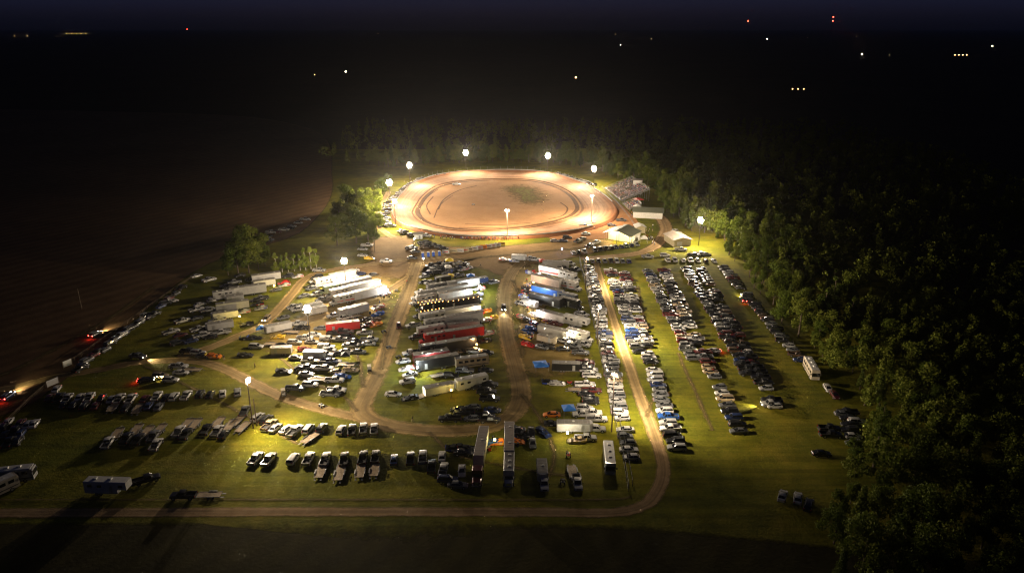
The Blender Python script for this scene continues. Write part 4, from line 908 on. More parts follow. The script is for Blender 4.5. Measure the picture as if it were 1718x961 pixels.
flood_pole((1002,577),(995,520),(1190,570),FP,'middle small floodlight pole along the pit fence', spill=.06, rows=1, cols=2, glow_key='lamp_small')
flood_pole((1026,724),(1021,636),(1150,650),FP*.66,'nearest small floodlight pole along the pit fence', spill=.06, rows=1, cols=2, glow_key='lamp_small')

# ------------------------------------------------------------------ small work lights on rigs and stands
def work_light(px, py, power, label, h=2.6, col=(1.0,.93,.84), key='work_on'):
    p = at(px, py, h); t = thing('work_light', label, 'work light', (p.x, p.y, 0), 0, 'work lights in the pit')
    m = MB()
    for a in (0, 2.1, 4.2): m.cyl((0,0,1.1),(.5*math.cos(a),.5*math.sin(a),0),.03,.03,5,'dark_trim')
    m.cyl((0,0,1.0),(0,0,h),.03,.03,6,'dark_trim'); link('tripod', m.mesh('tripod'), t)
    link('lamp', MB().box((0,0,h+.12),(.5,.5,.34),key).mesh('work_lamp'), t)
    o = lamp_light('work_beam', (p.x, p.y, h+.55), power*.55, None, .25, col)
for px, py, pw, lab, key, col in (
  (638,478,5000,'glaring work light at the tail of the largest left hauler','work_on',(1,.95,.88)), (650,487,5000,'second glaring work light by the pink race car','work_on',(1,.95,.88)),
  (805,481,7000,'white work light at the tail of the topmost centre hauler','work_on',(.95,1,.95)), (800,497,5000,'white work light between two centre hauler tails','work_on',(.95,1,.95)),
  (809,524,4500,'warm work light at the tail of a white centre hauler','work_on',(1,.75,.4)), (722,601,5200,'cool work light before the low red trailer','work_on',(.95,1,1)), (700,617,8000,'cool work light beside the parked white race cars','work_on',(.9,1,1)),
  (905,459,7000,'white work light at the red striped hauler tail','work_on',(1,.93,.85)), (895,494,7000,'white work light behind the blue hauler','work_on',(.95,.98,1)), (893,508,5000,'white work light behind the lower black hauler','work_on',(.95,.98,1)),
  (897,526,3500,'pinkish work light behind a white trailer','work_on',(1,.8,.75)), (915,551,3000,'first warm lamp beside the pale awning trailer','work_on',(1,.75,.55)), (932,555,3000,'second warm lamp beside the pale awning trailer','work_on',(1,.75,.55)),
  (895,474,2500,'orange work light on the dirt before the right haulers','amber_on',(1,.5,.25)), (800,578,2500,'orange work light behind the black hauler','amber_on',(1,.6,.25)),
  (402,531,2500,'yellow work light behind a far left trailer','amber_on',(1,.75,.15)), (460,480,2500,'yellow work light at the top of the far left row','amber_on',(1,.75,.2)), (695,401,3000,'lamp by the small white booth below the left turn','work_on',(1,.9,.7)),
  (710,434,1500,'lamp in front of the blue portable toilets','work_on',(1,.95,.85)), (955,562,2000,'lamp beside the white camper truck','work_on',(1,.8,.4)), (952,726,2200,'lamp at the side door of the white trailer','work_on',(1,.85,.55)),
  (830,738,1500,'yellowish lamp beside the open car hauler','amber_on',(1,.8,.3)), (757,655,700,'yellow lamp at the open trailer side door','amber_on',(1,.8,.2)), (943,418,400,'small blue lamp on the dirt before the front straight','blue_on',(.2,.3,1))):
    work_light(px, py, pw, lab, col=col, key=key)
# amber marker lamps on the black rig
for v_ in BLACK_RIG:
    L = KINDS[v_['kind']]['len']
    for s in (-1, 1):
        for z in (1.0, 3.7):
            for i in range(7):
                x = -L*.44+i*L*.146
                link('marker_lamp', bpy.data.meshes.get('marker') or MB().box((0,0,0),(.22,.06,.16),'amber_on').mesh('marker'), v_['obj'], (x, s*1.31, z))
# beams of the moving cars
for v_ in MOVING:
    if v_['lights'] and 'headlight' in v_['lights']:
        d = Vector((math.cos(v_['rz']), math.sin(v_['rz']), 0)); p = Vector((v_['x'], v_['y'], .8))+d*2.9
        lamp_light('headlight_beam', p, 5500, p+d*10+Vector((0,0,-.9)), .15, (1,.83,.5), cone=70)
    if v_['lights'] and 'tail_light' in v_['lights']:
        d = Vector((math.cos(v_['rz']), math.sin(v_['rz']), 0)); p = Vector((v_['x'], v_['y'], .9))-d*2.9
        lamp_light('tail_glow', p, 60, None, .2, (1,.05,.03))
# ------------------------------------------------------------------ buildings
def gable(name, label, corner_px, L, W, h, rise, rz, wall, roof, door=None, open_front=False, eave=.6):
    p = at(*corner_px); t = thing(name, label, 'building', (p.x, p.y, 0), math.radians(rz))
    wl = MB(); t_ = .2
    def wallbox(c, d): wl.box(c, d, wall)
    if open_front:
        wallbox((L*.22,0,h/2),(L*.56,W,h)); 
        for x in (-L/2+.2,-L*.28):
            for y in (-W/2+.2, 0, W/2-.2): link('porch_post', MB().cyl((0,0,0),(0,0,h),.12,.12,6,'wood_pole').mesh('porch_post'), t, (x, y, 0))
        wl.prism([(-W/2,h),(W/2,h),(0,h+rise)],'x',L/2-.2,L/2,wall)
    else:
        wallbox((0,0,h/2),(L,W,h)); wl.prism([(-W/2,h),(W/2,h),(0,h+rise-.02)],'x',-L/2,L/2,wall)
    link('wall', wl.mesh('wall', 0), t)
    for s in (-1, 1):
        r = MB(); k = (W/2+eave)/(W/2)
        r.add([(-L/2-eave,0,h+rise+.05),(L/2+eave,0,h+rise+.05),(L/2+eave,s*W/2*k,h+rise-rise*k+.05),(-L/2-eave,s*W/2*k,h+rise-rise*k+.05),
               (-L/2-eave,0,h+rise+.17),(L/2+eave,0,h+rise+.17),(L/2+eave,s*W/2*k,h+rise-rise*k+.17),(-L/2-eave,s*W/2*k,h+rise-rise*k+.17)],
              [(0,1,2,3),(4,7,6,5),(0,4,5,1),(1,5,6,2),(2,6,7,3),(3,7,4,0)], roof)
        n = int(L/1.6)
        for i in range(n+1):
            x = -L/2+i*L/n; r.cyl((x,s*.1,h+rise+.18),(x,s*W/2*k*.99,h+rise-rise*k+.19),.03,.03,4,roof)
        link('roof', r.mesh('roof', 0), t)
    for (x, y, w_, hh, side) in door or ():
        d = MB().box((0,0,0),(w_ if side == 'y' else .06, .06 if side == 'y' else w_, hh),'tent_white' if wall != 'tent_white' else 'steel')
        link('door', d.mesh('door',0), t, (x, y, hh/2))
    return t
barn = gable('metal_barn', 'white metal barn with dark roof and lit open front beside the parked row', (1043,404), 12.5, 14, 4.6, 2.2, 57, 'metal_wall', 'metal_roof_green', door=((1,-7.03,1.1,2.1,'y'),(4,-7.03,2.4,3,'y')), open_front=True)
bp_ = at(1043,404); rb = math.radians(57)
for k in (-4, 4):
    lx, ly = -4.6, k; wx = bp_.x+math.cos(rb)*lx-math.sin(rb)*ly; wy = bp_.y+math.sin(rb)*lx+math.cos(rb)*ly
    fx = link('porch_lamp', MB().box((0,0,0),(.8,.5,.18),'door_lit').mesh('porch_lamp'), barn, (lx, ly, 4.35))
    lamp_light('porch_beam', (wx, wy, 4.0), 2800, None, .3, (1,.82,.45))
stand2 = gable('concession_building', 'pale concession building with grey-green roof below the grandstand', (1087,363), 16, 10, 3.6, 1.5, 168, 'tent_white', 'metal_roof_green', door=((2,-5.03,1.2,2.1,'y'),(-4,-5.03,2.4,1.2,'y')))
gable('storage_shed', 'tan shed with pale metal roof on the grass by the forest', (1136,408), 12, 8.6, 3.4, 1.2, 102, 'tan_wall', 'metal_roof_pale', door=((2,-4.33,2.6,2.6,'y'),(-6.03,1.5,2.6,2.4,'x')))
gable('ticket_booth', 'small white booth below the left turn of the track', (702,400), 4, 3, 2.6, .6, 10, 'tent_white', 'metal_roof_pale', door=((.5,-1.53,.9,2,'y'),))
gable('food_stand', 'small square stand with pale roof between barn and concession building', (1073,389), 5.5, 4.5, 3.2, .8, 95, 'tan_wall', 'tent_white', door=((0,-2.28,2,1.2,'y'),))
gable('press_tower', 'white announcer box behind the top row of the grandstand', (1069,325), 5.5, 4.5, 9.0, .35, -15, 'tent_white', 'metal_roof_pale', door=((0,-2.28,4,1.3,'y'),))

# ------------------------------------------------------------------ people
def person_mesh(name, joints, shirt, trouser='denim'):
    """one continuous skinned body; joints: list of (pos, radius, parent)"""
    me = bpy.data.meshes.new('tmp'); me.from_pydata([j[0] for j in joints], [(i, j[2]) for i, j in enumerate(joints) if j[2] is not None], [])
    o = bpy.data.objects.new('tmp', me); C.objects.link(o)
    o.modifiers.new('s', 'SKIN'); 
    for i, j in enumerate(joints): me.skin_vertices[0].data[i].radius = (j[1], j[1]); me.skin_vertices[0].data[i].use_root = (i == 0)
    o.modifiers.new('u', 'SUBSURF').levels = 1
    dg = bpy.context.evaluated_depsgraph_get(); ev = bpy.data.meshes.new_from_object(o.evaluated_get(dg)); ev.name = name
    bpy.data.objects.remove(o); bpy.data.meshes.remove(me)
    ev.materials.clear()
    for k in (shirt, trouser, 'skin', 'hair'): ev.materials.append(MAT[k])
    J = [(Vector(j[0]), j[3]) for j in joints]
    top = max(v.co.z for v in ev.vertices)
    for p in ev.polygons:
        c = p.center; k = min(J, key=lambda q: (q[0]-c).length)[1]
        if k == 2 and c.z > top-.11: k = 3
        p.material_index = k; p.use_smooth = True
    return ev
def standing(st=.12, arm=.0):
    J = [((0,0,.95),.15,None,1),((0,0,1.18),.15,0,0),((0,0,1.40),.17,1,0),((0,0,1.53),.06,2,2),((.02,0,1.66),.11,3,2)]
    for s in (-1,1):
        i = len(J); J += [((0,s*.19,1.42),.075,2,0),((-.03+arm,s*.25,1.14),.055,i,0),((.08+arm,s*.24,.90),.045,i+1,2)]
        k = len(J); J += [((0,s*.10,.90),.10,0,1),((s*st*.5+.02,s*.11,.48),.075,k,1),((s*st,s*.11,.07),.055,k+1,1),((s*st+.15,s*.11,.04),.05,k+2,3)]
    return J
def seated():
    J = [((0,0,.50),.16,None,1),((0,0,.74),.16,0,0),((.02,0,.95),.17,1,0),((.04,0,1.08),.06,2,2),((.07,0,1.21),.11,3,2)]
    for s in (-1,1):
        i = len(J); J += [((.02,s*.19,.97),.075,2,0),((.06,s*.25,.72),.055,i,0),((.28,s*.17,.60),.045,i+1,2)]
        k = len(J); J += [((.05,s*.10,.50),.10,0,1),((.42,s*.12,.50),.08,k,1),((.44,s*.12,.10),.055,k+1,1),((.56,s*.12,.06),.05,k+2,3)]
    return J
SH = ['shirt_white','shirt_black','shirt_red','shirt_blue','shirt_grey','shirt_tan']
PEO = {(pose, s): person_mesh(f'{pose}_{s}', J, s, ('denim','shirt_tan','shirt_black')[i % 3]) for pose, J in (('standing', standing()), ('walking', standing(.28,.1)), ('seated', seated())) for i, s in enumerate(SH)}
CN = {'shirt_white':'white','shirt_black':'black','shirt_red':'red','shirt_blue':'blue','shirt_grey':'grey','shirt_tan':'tan'}
def person(p, rz, pose, phrase, group, scale=1.06):
    s = R.choice(SH); o = link('person', PEO[(pose, s)], None, p, rz); o.scale = (scale,)*3
    tag(o, f'{"seated" if pose == "seated" else pose} person in {CN[s]} shirt {phrase}', 'person', group); return o

# ------------------------------------------------------------------ grandstand
CROWD = []
def grandstand(A, B, depth, rise, rows, label, n_people, phrase, side=1, z0=1.0, n_single=110):
    d = (B-A); L = d.length; d.normalize(); nrm = Vector((-d.y, d.x, 0))*side
    t = thing('grandstand', label, 'grandstand', A, math.atan2(d.y, d.x)); sg = side
    st = MB()
    run = depth/rows; up_ = rise/rows
    deck = MB()
    for r in range(rows):
        y = sg*(r+.5)*run; z = z0+r*up_
        deck.box((L/2, y+sg*.15, z-.32), (L, run*.98, .06), 'deck_grey')
        link('seat_plank', MB().box((0,0,0),(L,.34,.07),'deck_grey').mesh('seat_plank',0), t, (L/2, y, z+.12))
    link('deck', deck.mesh('deck',0), t)
    for i in range(10):
        x = L*i/9; fr = MB()
        fr.cyl((x,0,z0-.4),(x,sg*depth,z0+rise-.4),.07,.07,5,'galvanised')
        for k in (.1,.4,.7,1.0): fr.cyl((x,sg*depth*k,0),(x,sg*depth*k,z0+rise*k-.35),.06,.06,5,'galvanised')
        link('support_frame', fr.mesh('support_frame'), t)
    for (x0, x1, y0, y1, za, zb) in ((0,L,depth,depth,z0+rise,z0+rise),(0,0,0,depth,z0,z0+rise),(L,L,0,depth,z0,z0+rise),(0,L,-.6,-.6,z0-.3,z0-.3)):
        g = MB()
        for hh in (.5, 1.0): g.cyl((x0,sg*y0,za+hh),(x1,sg*y1,zb+hh),.04,.04,5,'galvanised')
        n = 14
        for i in range(n+1):
            f = i/n; x, y, z = x0+(x1-x0)*f, y0+(y1-y0)*f, za+(zb-za)*f; g.cyl((x,sg*y,z-.2),(x,sg*y,z+1.0),.03,.03,4,'galvanised')
        link('railing', g.mesh('railing'), t)
    seats = [(r, c) for r in range(rows) for c in range(int(L/.62))]
    picked = sorted(R.sample(seats, min(n_people, len(seats))))
    for i_, (r, c) in enumerate(picked):
        q = A+d*(c*.62+.3)+nrm*((r+.5)*run); face = math.atan2(-nrm.y, -nrm.x)
        pos = (q.x, q.y, z0+r*up_+.16-.36*1.06); turn = face+R.uniform(-.3,.3)
        if i_ < n_single: person(pos, turn, 'seated', phrase, 'spectators on the grandstands')
        else: CROWD.append((pos, turn))
    return t
grandstand(at(1016,318), at(1043,339), 17, 6.5, 14, 'tall aluminium grandstand packed with spectators at the right turn', 330, 'in the front rows of the tall aluminium grandstand', side=1)
grandstand(at(1046,343), at(1056,352), 7, 2.4, 5, 'low bleacher full of people between grandstand and concession building', 60, 'on the low bleacher', side=1, z0=.6, n_single=30)

vs, fs, mi = [], [], []
mats = SH+['denim','skin','hair']
for pos, turn in CROWD:
    sh = R.choice(SH); me = PEO[('seated', sh)]; o_ = len(vs); c_, s_ = math.cos(turn)*1.06, math.sin(turn)*1.06
    vs += [(pos[0]+v.co.x*c_-v.co.y*s_, pos[1]+v.co.x*s_+v.co.y*c_, pos[2]+v.co.z*1.06) for v in me.vertices]
    fs += [tuple(i+o_ for i in p.vertices) for p in me.polygons]; mi += [SH.index(sh) if p.material_index == 0 else 5+p.material_index for p in me.polygons]
me = bpy.data.meshes.new('crowd'); me.from_pydata(vs, [], fs)
for k in mats: me.materials.append(MAT[k])
me.polygons.foreach_set('material_index', mi); me.polygons.foreach_set('use_smooth', [True]*len(mi)); me.update()
tag(link('crowd', me), kind='stuff')
# standing and walking people
def crowd(pts, n, pose, phrase, group, zf=Z0, jit=2.0, z=0.03):
    for i in range(n):
        t = R.uniform(0, len(pts)-1); k = min(int(t), len(pts)-2); f = t-k
        px = pts[k][0]+(pts[k+1][0]-pts[k][0])*f+R.uniform(-jit, jit); py = pts[k][1]+(pts[k+1][1]-pts[k][1])*f+R.uniform(-jit*.4, jit*.4)
        p = at(*zf(px, py)); person((p.x, p.y, z), R.uniform(0, 6.28), R.choice(('standing','walking')), phrase, group)
GP = 'spectators standing along the front straight'
crowd([(560,90),(720,108),(900,118),(1060,112),(1280,120),(1500,105),(1700,85)], 56, 's', 'along the lit grass of the front straight', GP, ZN, 10)
crowd([(900,560),(960,590),(940,640),(960,720),(1010,690),(1050,740),(1080,790),(1110,830)], 30, 's', 'between the concession building and the barn', 'people walking near the concession building', Z2, 14)
crowd([(1110,770),(1060,800),(1090,690)], 10, 's', 'on the path by the barn', 'people walking near the concession building', Z2, 20)
crowd([(690,400),(680,470),(745,600),(760,660),(730,780),(700,860)], 18, 's', 'among the race cars off the centre hauler tails', 'crews in the pit', Z4, 40)
crowd([(330,290),(310,380),(280,480),(300,620),(330,740),(340,830)], 18, 's', 'among the race cars before the right haulers', 'crews in the pit', Z5, 40)
crowd([(1400,560),(1480,450),(1380,620),(1350,690)], 8, 's', 'by the race cars off the left hauler block', 'crews in the pit', Z3, 40)
crowd([(500,150),(470,240),(560,110)], 10, 's', 'among the cars left of the track', 'spectators left of the track', ZL, 30)
for px, py, lab in ((376,604,'standing person on the lane above the lower left lamp'),(428,617,'lone person standing on the grass right of the lane'),(683,476,'person walking on the dirt beside the pit lane'),(601,604,'person walking on the grass near the blue race car'),(806,447,'person in pale shirt on the dirt before the haulers'),(880,452,'person standing on dirt beside the right pit lane'),(880,442,'second person on dirt beside the right pit lane'),(692,708,'person standing on grass inside the pit lane bend'),(951,765,'person beside the red quad bike'),(835,690,'person among the dark pickups inside the lane bend'),(930,585,'person by the cars below the pale awning trailer'),(947,724,'person at the white trailer side door')):
    p = at(px, py); o = person((p.x, p.y, .03), R.uniform(0,6), 'walking', '', None); o['label'] = lab

# ------------------------------------------------------------------ pit clutter: tyre stacks and tool carts by the trailer tails
def clutter_meshes():
    t = MB()
    for i in range(4): t.cyl((0,0,i*.27+.01),(0,0,i*.27+.25),.36,.36,10,'tyre'); t.cyl((0,0,i*.27+.2),(0,0,i*.27+.262),.18,.18,8,'rim')
    c = MB(); c.box((0,0,.62),(1.2,.6,.9),'stripe_red'); c.box((0,0,1.09),(1.26,.64,.05),'dark_trim')
    for z in (.4,.65,.9): c.box((0,-.305,z),(1.0,.02,.04),'chrome')
    for x in (-.5,.5):
        for y in (-.22,.22): c.cyl((x,y-.03,.08),(x,y+.03,.08),.08,.08,8,'tyre')
    return t.mesh('tyre_stack'), c.mesh('tool_cart')
TY, TCART = clutter_meshes()
for zf, pts_, where in ((Z4, [(690,430),(700,520),(720,610),(700,690),(715,790),(660,870),(690,560),(650,600)], 'the centre hauler tails'), (Z5, [(350,300),(345,350),(330,450),(350,540),(385,640),(380,700),(395,760),(340,820),(360,270)], 'the right hauler tails'), (Z3, [(1490,420),(1440,470),(1390,560),(1350,610),(1270,720),(1000,480)], 'the left hauler tails'), (ZH, [(470,250),(460,280),(440,330),(650,300)], 'the two long rigs at the front road')):
    for i, (zx, zy) in enumerate(pts_):
        p = at(*zf(zx, zy)); k = i % 3 == 2
        o = link('tool_cart' if k else 'tyre_stack', TCART if k else TY, None, (p.x, p.y, .03), R.uniform(0,3))
        tag(o, f"{'red tool cart' if k else 'stack of black tyres'} beside {where}", 'tool cart' if k else 'tyre stack', f"{'tool carts' if k else 'tyre stacks'} by {where}")
# ------------------------------------------------------------------ tents, toilets, boards, fences
def tent(px, py, key, label, w=3.2, h=2.2, rz=0, rise=.9):
    p = at(px, py, 1.5); t = thing('canopy_tent', label, 'tent', (p.x, p.y, 0), math.radians(rz))
    for sx in (-1,1):
        for sy in (-1,1): link('leg', MB().cyl((0,0,0),(0,0,h),.04,.04,5,'galvanised').mesh('tent_leg'), t, (sx*w*.47, sy*w*.47, 0))
    r = MB(); a = w/2
    r.loft([[(-a,-a,h-.25),(a,-a,h-.25),(a,a,h-.25),(-a,a,h-.25)],[(-a,-a,h),(a,-a,h),(a,a,h),(-a,a,h)],[(-a*.45,-a*.45,h+rise*.62),(a*.45,-a*.45,h+rise*.62),(a*.45,a*.45,h+rise*.62),(-a*.45,a*.45,h+rise*.62)],[(-.05,-.05,h+rise),(.05,-.05,h+rise),(.05,.05,h+rise),(-.05,.05,h+rise)]], key)
    link('canopy', r.mesh('canopy', 20), t); return t
tent(954,688,'tarp_blue','bright blue canopy tent beside the orange car',3.4,2.4,8)
tent(907,612,'tarp_blue','dark blue canopy beside the black trailer in the lower right pit',4.2,2.0,12,.5)
tent(436,551,'tarp_blue','small blue canopy beside the white trailer with orange front',2.8,1.8,20)
tent(580,598,'tent_black','dark umbrella-like canopy among the silver cars',2.8,2.4,10)
tent(754,439,'tent_yellow','yellow canopy at the top of the centre column',3.6,2.4,5)
tent(752,450,'tent_white','white canopy below the yellow canopy',3,2.3,10)
tent(790,465,'tarp_blue','blue canopy at the tail of the topmost centre hauler',3.4,2.3,8)
tent(756,465,'tent_yellow','pale yellow lit canopy above the centre haulers',3,2.3,5)
tent(910,440,'tent_red','small red canopy beside the striped trailer',3,2.3,5)
tent(1071,337,'tent_red','red canopy behind the low bleacher at the forest edge',5,2.6,20)
tent(1069,349,'tent_white','white peaked tent beside the concession building',4,2.4,15,1.6)
tent(1030,394,'tent_white','small white canopy on the orange dirt by the track exit',3,2.2,10)
tent(1080,402,'tent_white','white canopy right of the barn corner',3.6,2.4,0,1.4)
for i, (zx, zy) in enumerate(((237,130),(281,126),(322,122),(370,118))):
    p = at(*Z4(zx, zy), 1.2); t = thing('portable_toilet', f'blue portable toilet on the dirt, {nth(i+1)} from the left of four', 'toilet', (p.x,p.y,0), math.radians(12), 'blue portable toilets')
    link('cabin', MB().loft([[(-.58,-.58,.08),(.58,-.58,.08),(.58,.58,.08),(-.58,.58,.08)],[(-.56,-.56,2.1),(.56,-.56,2.1),(.56,.56,2.1),(-.56,.56,2.1)]],'portable_blue').box((0,0,.04),(1.25,1.25,.08),'dark_trim').mesh('cabin',0), t)
    link('roof', MB().loft([[(-.62,-.62,2.1),(.62,-.62,2.1),(.62,.62,2.1),(-.62,.62,2.1)],[(-.3,-.5,2.38),(.3,-.5,2.38),(.3,.5,2.38),(-.3,.5,2.38)]],'tent_white').mesh('toilet_roof',0), t)
    link('door', MB().box((0,-.59,1.05),(.8,.03,1.85),'stripe_blue').box((.28,-.61,1.05),(.1,.03,.14),'tent_white').mesh('toilet_door',0), t)
    link('vent_pipe', MB().cyl((.4,.4,2.1),(.4,.4,2.65),.05,.05,6,'dark_trim').mesh('vent_pipe'), t)
for i, (zx, zy, k) in enumerate(((713,252,'tent_white'),(800,240,'tan_wall'),(873,238,'tent_white'),(932,232,'tan_wall'),(980,222,'beige'),(1034,213,'tent_white'),(1086,204,'silver'),(1130,195,'orange'),(1190,187,'tent_white'),(1238,180,'tent_white'),(1286,172,'tent_white'),(1332,160,'yellow'))):
    p = at(*ZN(zx, zy), .8); nm = {'tent_white':'white','tan_wall':'tan','beige':'beige','silver':'silver','orange':'orange','yellow':'yellow'}[k]
    t = thing('sign_board', f'{nm} sign board, {nth(i+1)} from the left along the front straight', 'sign', (p.x,p.y,0), math.radians(-8), 'sign boards along the front straight')
    w_b = 3.4
    link('board', MB().box((0,0,1.05),(w_b,.08,1.6),k).box((0,-.045,1.05),(w_b*.6,.02,.35),'stripe_black' if i % 3 else 'stripe_red').mesh('board',0), t)
    for s in (-1,1): link('post', MB().cyl((s*w_b*.4,.06,0),(s*w_b*.4,.06,1.85),.05,.05,5,'wood_pole').mesh('sign_post'), t)
def post_fence(name, label, pxs, spacing, h, rails, key, post_key, fabric=None, cat='fence'):
    c = catmull([at(*p) for p in pxs], False, spacing); t = thing(name, label, cat, c[0]); o = c[0]
    r = MB(); pm = MB().cyl((0,0,0),(0,0,h),.07,.06,6,post_key).mesh(name+'_post')
    for i, p in enumerate(c):
        if i < 100: link('post', pm, t, p-o)
        if i:
            a, b = c[i-1]-o, p-o
            for z in rails: r.box(((a.x+b.x)/2,(a.y+b.y)/2,z),((b-a).length,.05,.09 if key == 'wood_pole' else .05), key, math.atan2((b-a).y,(b-a).x))
    link('rail', r.mesh(name+'_rail',0), t)
    if fabric:
        f = MB()
        for i in range(1, len(c)):
            a, b = c[i-1]-o, c[i]-o; f.add([(a.x,a.y,.05),(b.x,b.y,.05),(b.x,b.y,h-.08),(a.x,a.y,h-.08)],[(0,1,2,3)],fabric)
        link('wire_mesh', f.mesh(name+'_mesh',0), t)
    return t
m, nt, b = new_mat('chain_link'); b.inputs['Base Color'].default_value = (.30,.30,.29,1); b.inputs['Metallic'].default_value = .6; b.inputs['Roughness'].default_value = .5
p_ = mapped(nt, coord='World'); n_ = noise(nt, p_, .8, 2)
nt.links.new(math_(nt,'MULTIPLY_ADD',n_,.12,.10), b.inputs['Alpha']); MAT['chain_link'] = m
post_fence('chain_link_fence','chain-link fence between the pit and the right parking field',[(972,438),(984,490),(996,545),(1010,610),(1027,690),(1045,770),(1054,822)],3.6,2.3,(.15,2.25),'steel','steel','chain_link')
post_fence('chain_link_fence','second chain-link fence a step right of the pit fence',[(979,440),(991,490),(1004,548),(1018,612),(1036,695),(1052,765),(1061,815)],4.2,1.6,(1.55,),'steel','steel','chain_link')
post_fence('rail_fence','wooden rail fence along the left edge of the grass',[(115,612),(170,574),(240,524),(300,482),(335,460)],3.4,1.3,(.45,.85,1.2),'wood_pole','wood_pole')
post_fence('rail_fence','wooden rail fence at the dark lower left beside the entry',[(-20,735),(10,712),(45,678),(84,644)],3.2,1.3,(.45,.85,1.2),'wood_pole','wood_pole')
post_fence('rail_fence','low spectator fence below the grandstand and along the track exit',[(1010,315),(1028,333),(1045,352),(1060,372),(1075,395)],3.0,1.2,(.5,1.1),'galvanised','galvanised','chain_link')
for px, py, lab in ((88,641,'white gate panel at the end of the lower left fence'),(113,609,'small white gate panel at the start of the left rail fence')):
    p = at(px, py, 1.2); t = thing('gate_panel', lab, 'gate', (p.x,p.y,0), math.radians(62))
    L = 3.6 if px < 100 else 2.8
    link('panel', MB().box((0,0,1.25),(L,.07,1.9),'tent_white').mesh('panel',0), t)
    for s in (-1,1): link('post', MB().cyl((s*L/2,0,0),(s*L/2,0,2.4),.1,.1,6,'wood_pole').mesh('gate_post'), t)
# utility poles
def utility_pole(px, py, tx, ty, label, arm=True):
    b = at(px, py); h = max(8, height_at(b.y, tx, ty)); t = thing('utility_pole', label, 'utility pole', b)
    link('pole', MB().cyl((0,0,0),(0,0,h),.18,.11,8,'wood_pole').mesh('utility_post'), t)
    if arm: link('crossarm', MB().box((0,.15,h-.7),(2.6,.14,.14),'wood_pole').mesh('utility_arm'), t)
utility_pole(137,518,132,484,'lone utility pole standing in the dark ploughed field', False)
utility_pole(629,424,628,408,'short pole with crossarm on the worn grass left of the track')
utility_pole(619,413,619,396,'slim pole beside the white pickup below the left trees', False)
utility_pole(431,690+24,418,668,'short pole beside the near floodlight', False)
# ------------------------------------------------------------------ trees
RNG = np.random.default_rng(5)
def leaf_mat(key, c1, c2, c3):
    m, nt, b = new_mat(key)
    oi = nt.nodes.new('ShaderNodeObjectInfo'); p = mapped(nt, coord='World')
    n1 = noise(nt, p, .22, 3, .6); n2 = noise(nt, p, 1.6, 3, .6)
    f = math_(nt, 'ADD', math_(nt, 'MULTIPLY', n1, .44), math_(nt, 'ADD', math_(nt, 'MULTIPLY', n2, .3), math_(nt, 'MULTIPLY', oi.outputs['Random'], .26)))
    nt.links.new(ramp(nt, f, ((.33,c1),(.48,c2),(.66,c3))), b.inputs['Base Color']); b.inputs['Roughness'].default_value = .75
    b.inputs['Specular IOR Level'].default_value = .12
    tr = nt.nodes.new('ShaderNodeBsdfTranslucent'); tr.inputs[0].default_value = (*c2, 1)
    mx = nt.nodes.new('ShaderNodeMixShader'); mx.inputs[0].default_value = .25
    out = nt.nodes['Material Output']; nt.links.new(b.outputs[0], mx.inputs[1]); nt.links.new(tr.outputs[0], mx.inputs[2]); nt.links.new(mx.outputs[0], out.inputs[0])
    MAT[key] = m
leaf_mat('leaf_mat', (.036,.058,.006), (.082,.112,.011), (.140,.155,.020))
leaf_mat('pine_mat', (.030,.048,.007), (.060,.082,.011), (.105,.120,.018))
leaf_mat('bright_leaf_mat', (.10,.14,.012), (.16,.20,.02), (.21,.24,.035))  # lamplight put into the leaf colour of the lit trees
def leaf_quads(centers, outward, size, rng):
    n = len(centers)
    nrm = outward+rng.normal(0, .55, (n,3)); nrm /= np.linalg.norm(nrm, axis=1, keepdims=True)+1e-9
    t = np.cross(nrm, rng.normal(0,1,(n,3))); t /= np.linalg.norm(t, axis=1, keepdims=True)+1e-9
    bt = np.cross(nrm, t); s = size*rng.uniform(.6,1.35,(n,1)); asp = rng.uniform(.55,.95,(n,1))
    bend = nrm*s*.18
    v = np.stack([centers-t*s*.5+bend*-1, centers-bt*s*asp*.5, centers+t*s*.5+bend*-1, centers+bt*s*asp*.5], 1)
    return v.reshape(-1,3)
def crown_points(kind, h, rng, n):
    """leaf positions and outward directions on the shells of many uneven clumps"""
    cs, rs = [], []
    if kind == 'broad':
        k = rng.integers(13, 19); W = h*rng.uniform(.27,.36)
        for i in range(k):
            z = rng.uniform(.30,.90); w = W*math.sin(math.pi*min(1,(z-.12)/.92)**.8)
            a = rng.uniform(0,6.28); q = w*rng.uniform(.25,.95); cs.append((q*math.cos(a), q*math.sin(a), z*h)); rs.append(h*rng.uniform(.09,.16))
    elif kind == 'tall':
        k = rng.integers(12, 17); W = h*.17
        for i in range(k):
            z = rng.uniform(.22,.93); a = rng.uniform(0,6.28); q = W*rng.uniform(.15,1)*(1.15-z*.75); cs.append((q*math.cos(a), q*math.sin(a), z*h)); rs.append(h*rng.uniform(.06,.105)*(1.25-z*.5))
    else:
        k = 22
        for i in range(k):
            z = .20+.77*i/k; a = i*2.4; w = h*.19*(1.03-z); q = w*rng.uniform(.35,.95); cs.append((q*math.cos(a), q*math.sin(a), z*h)); rs.append(h*.085*(1.18-z*.85)+.2)
    cs = np.array(cs); rs = np.array(rs); pk = rs**2/np.sum(rs**2)
    idx = rng.choice(len(cs), n, p=pk); d = rng.normal(0,1,(n,3)); d /= np.linalg.norm(d, axis=1, keepdims=True)
    rad = rs[idx,None]*np.clip(rng.normal(.88,.2,(n,1)), .2, 1.25)
    sq = np.array([1,1,.78 if kind == 'broad' else 1.05])
    return cs[idx]+d*rad*sq, d, cs
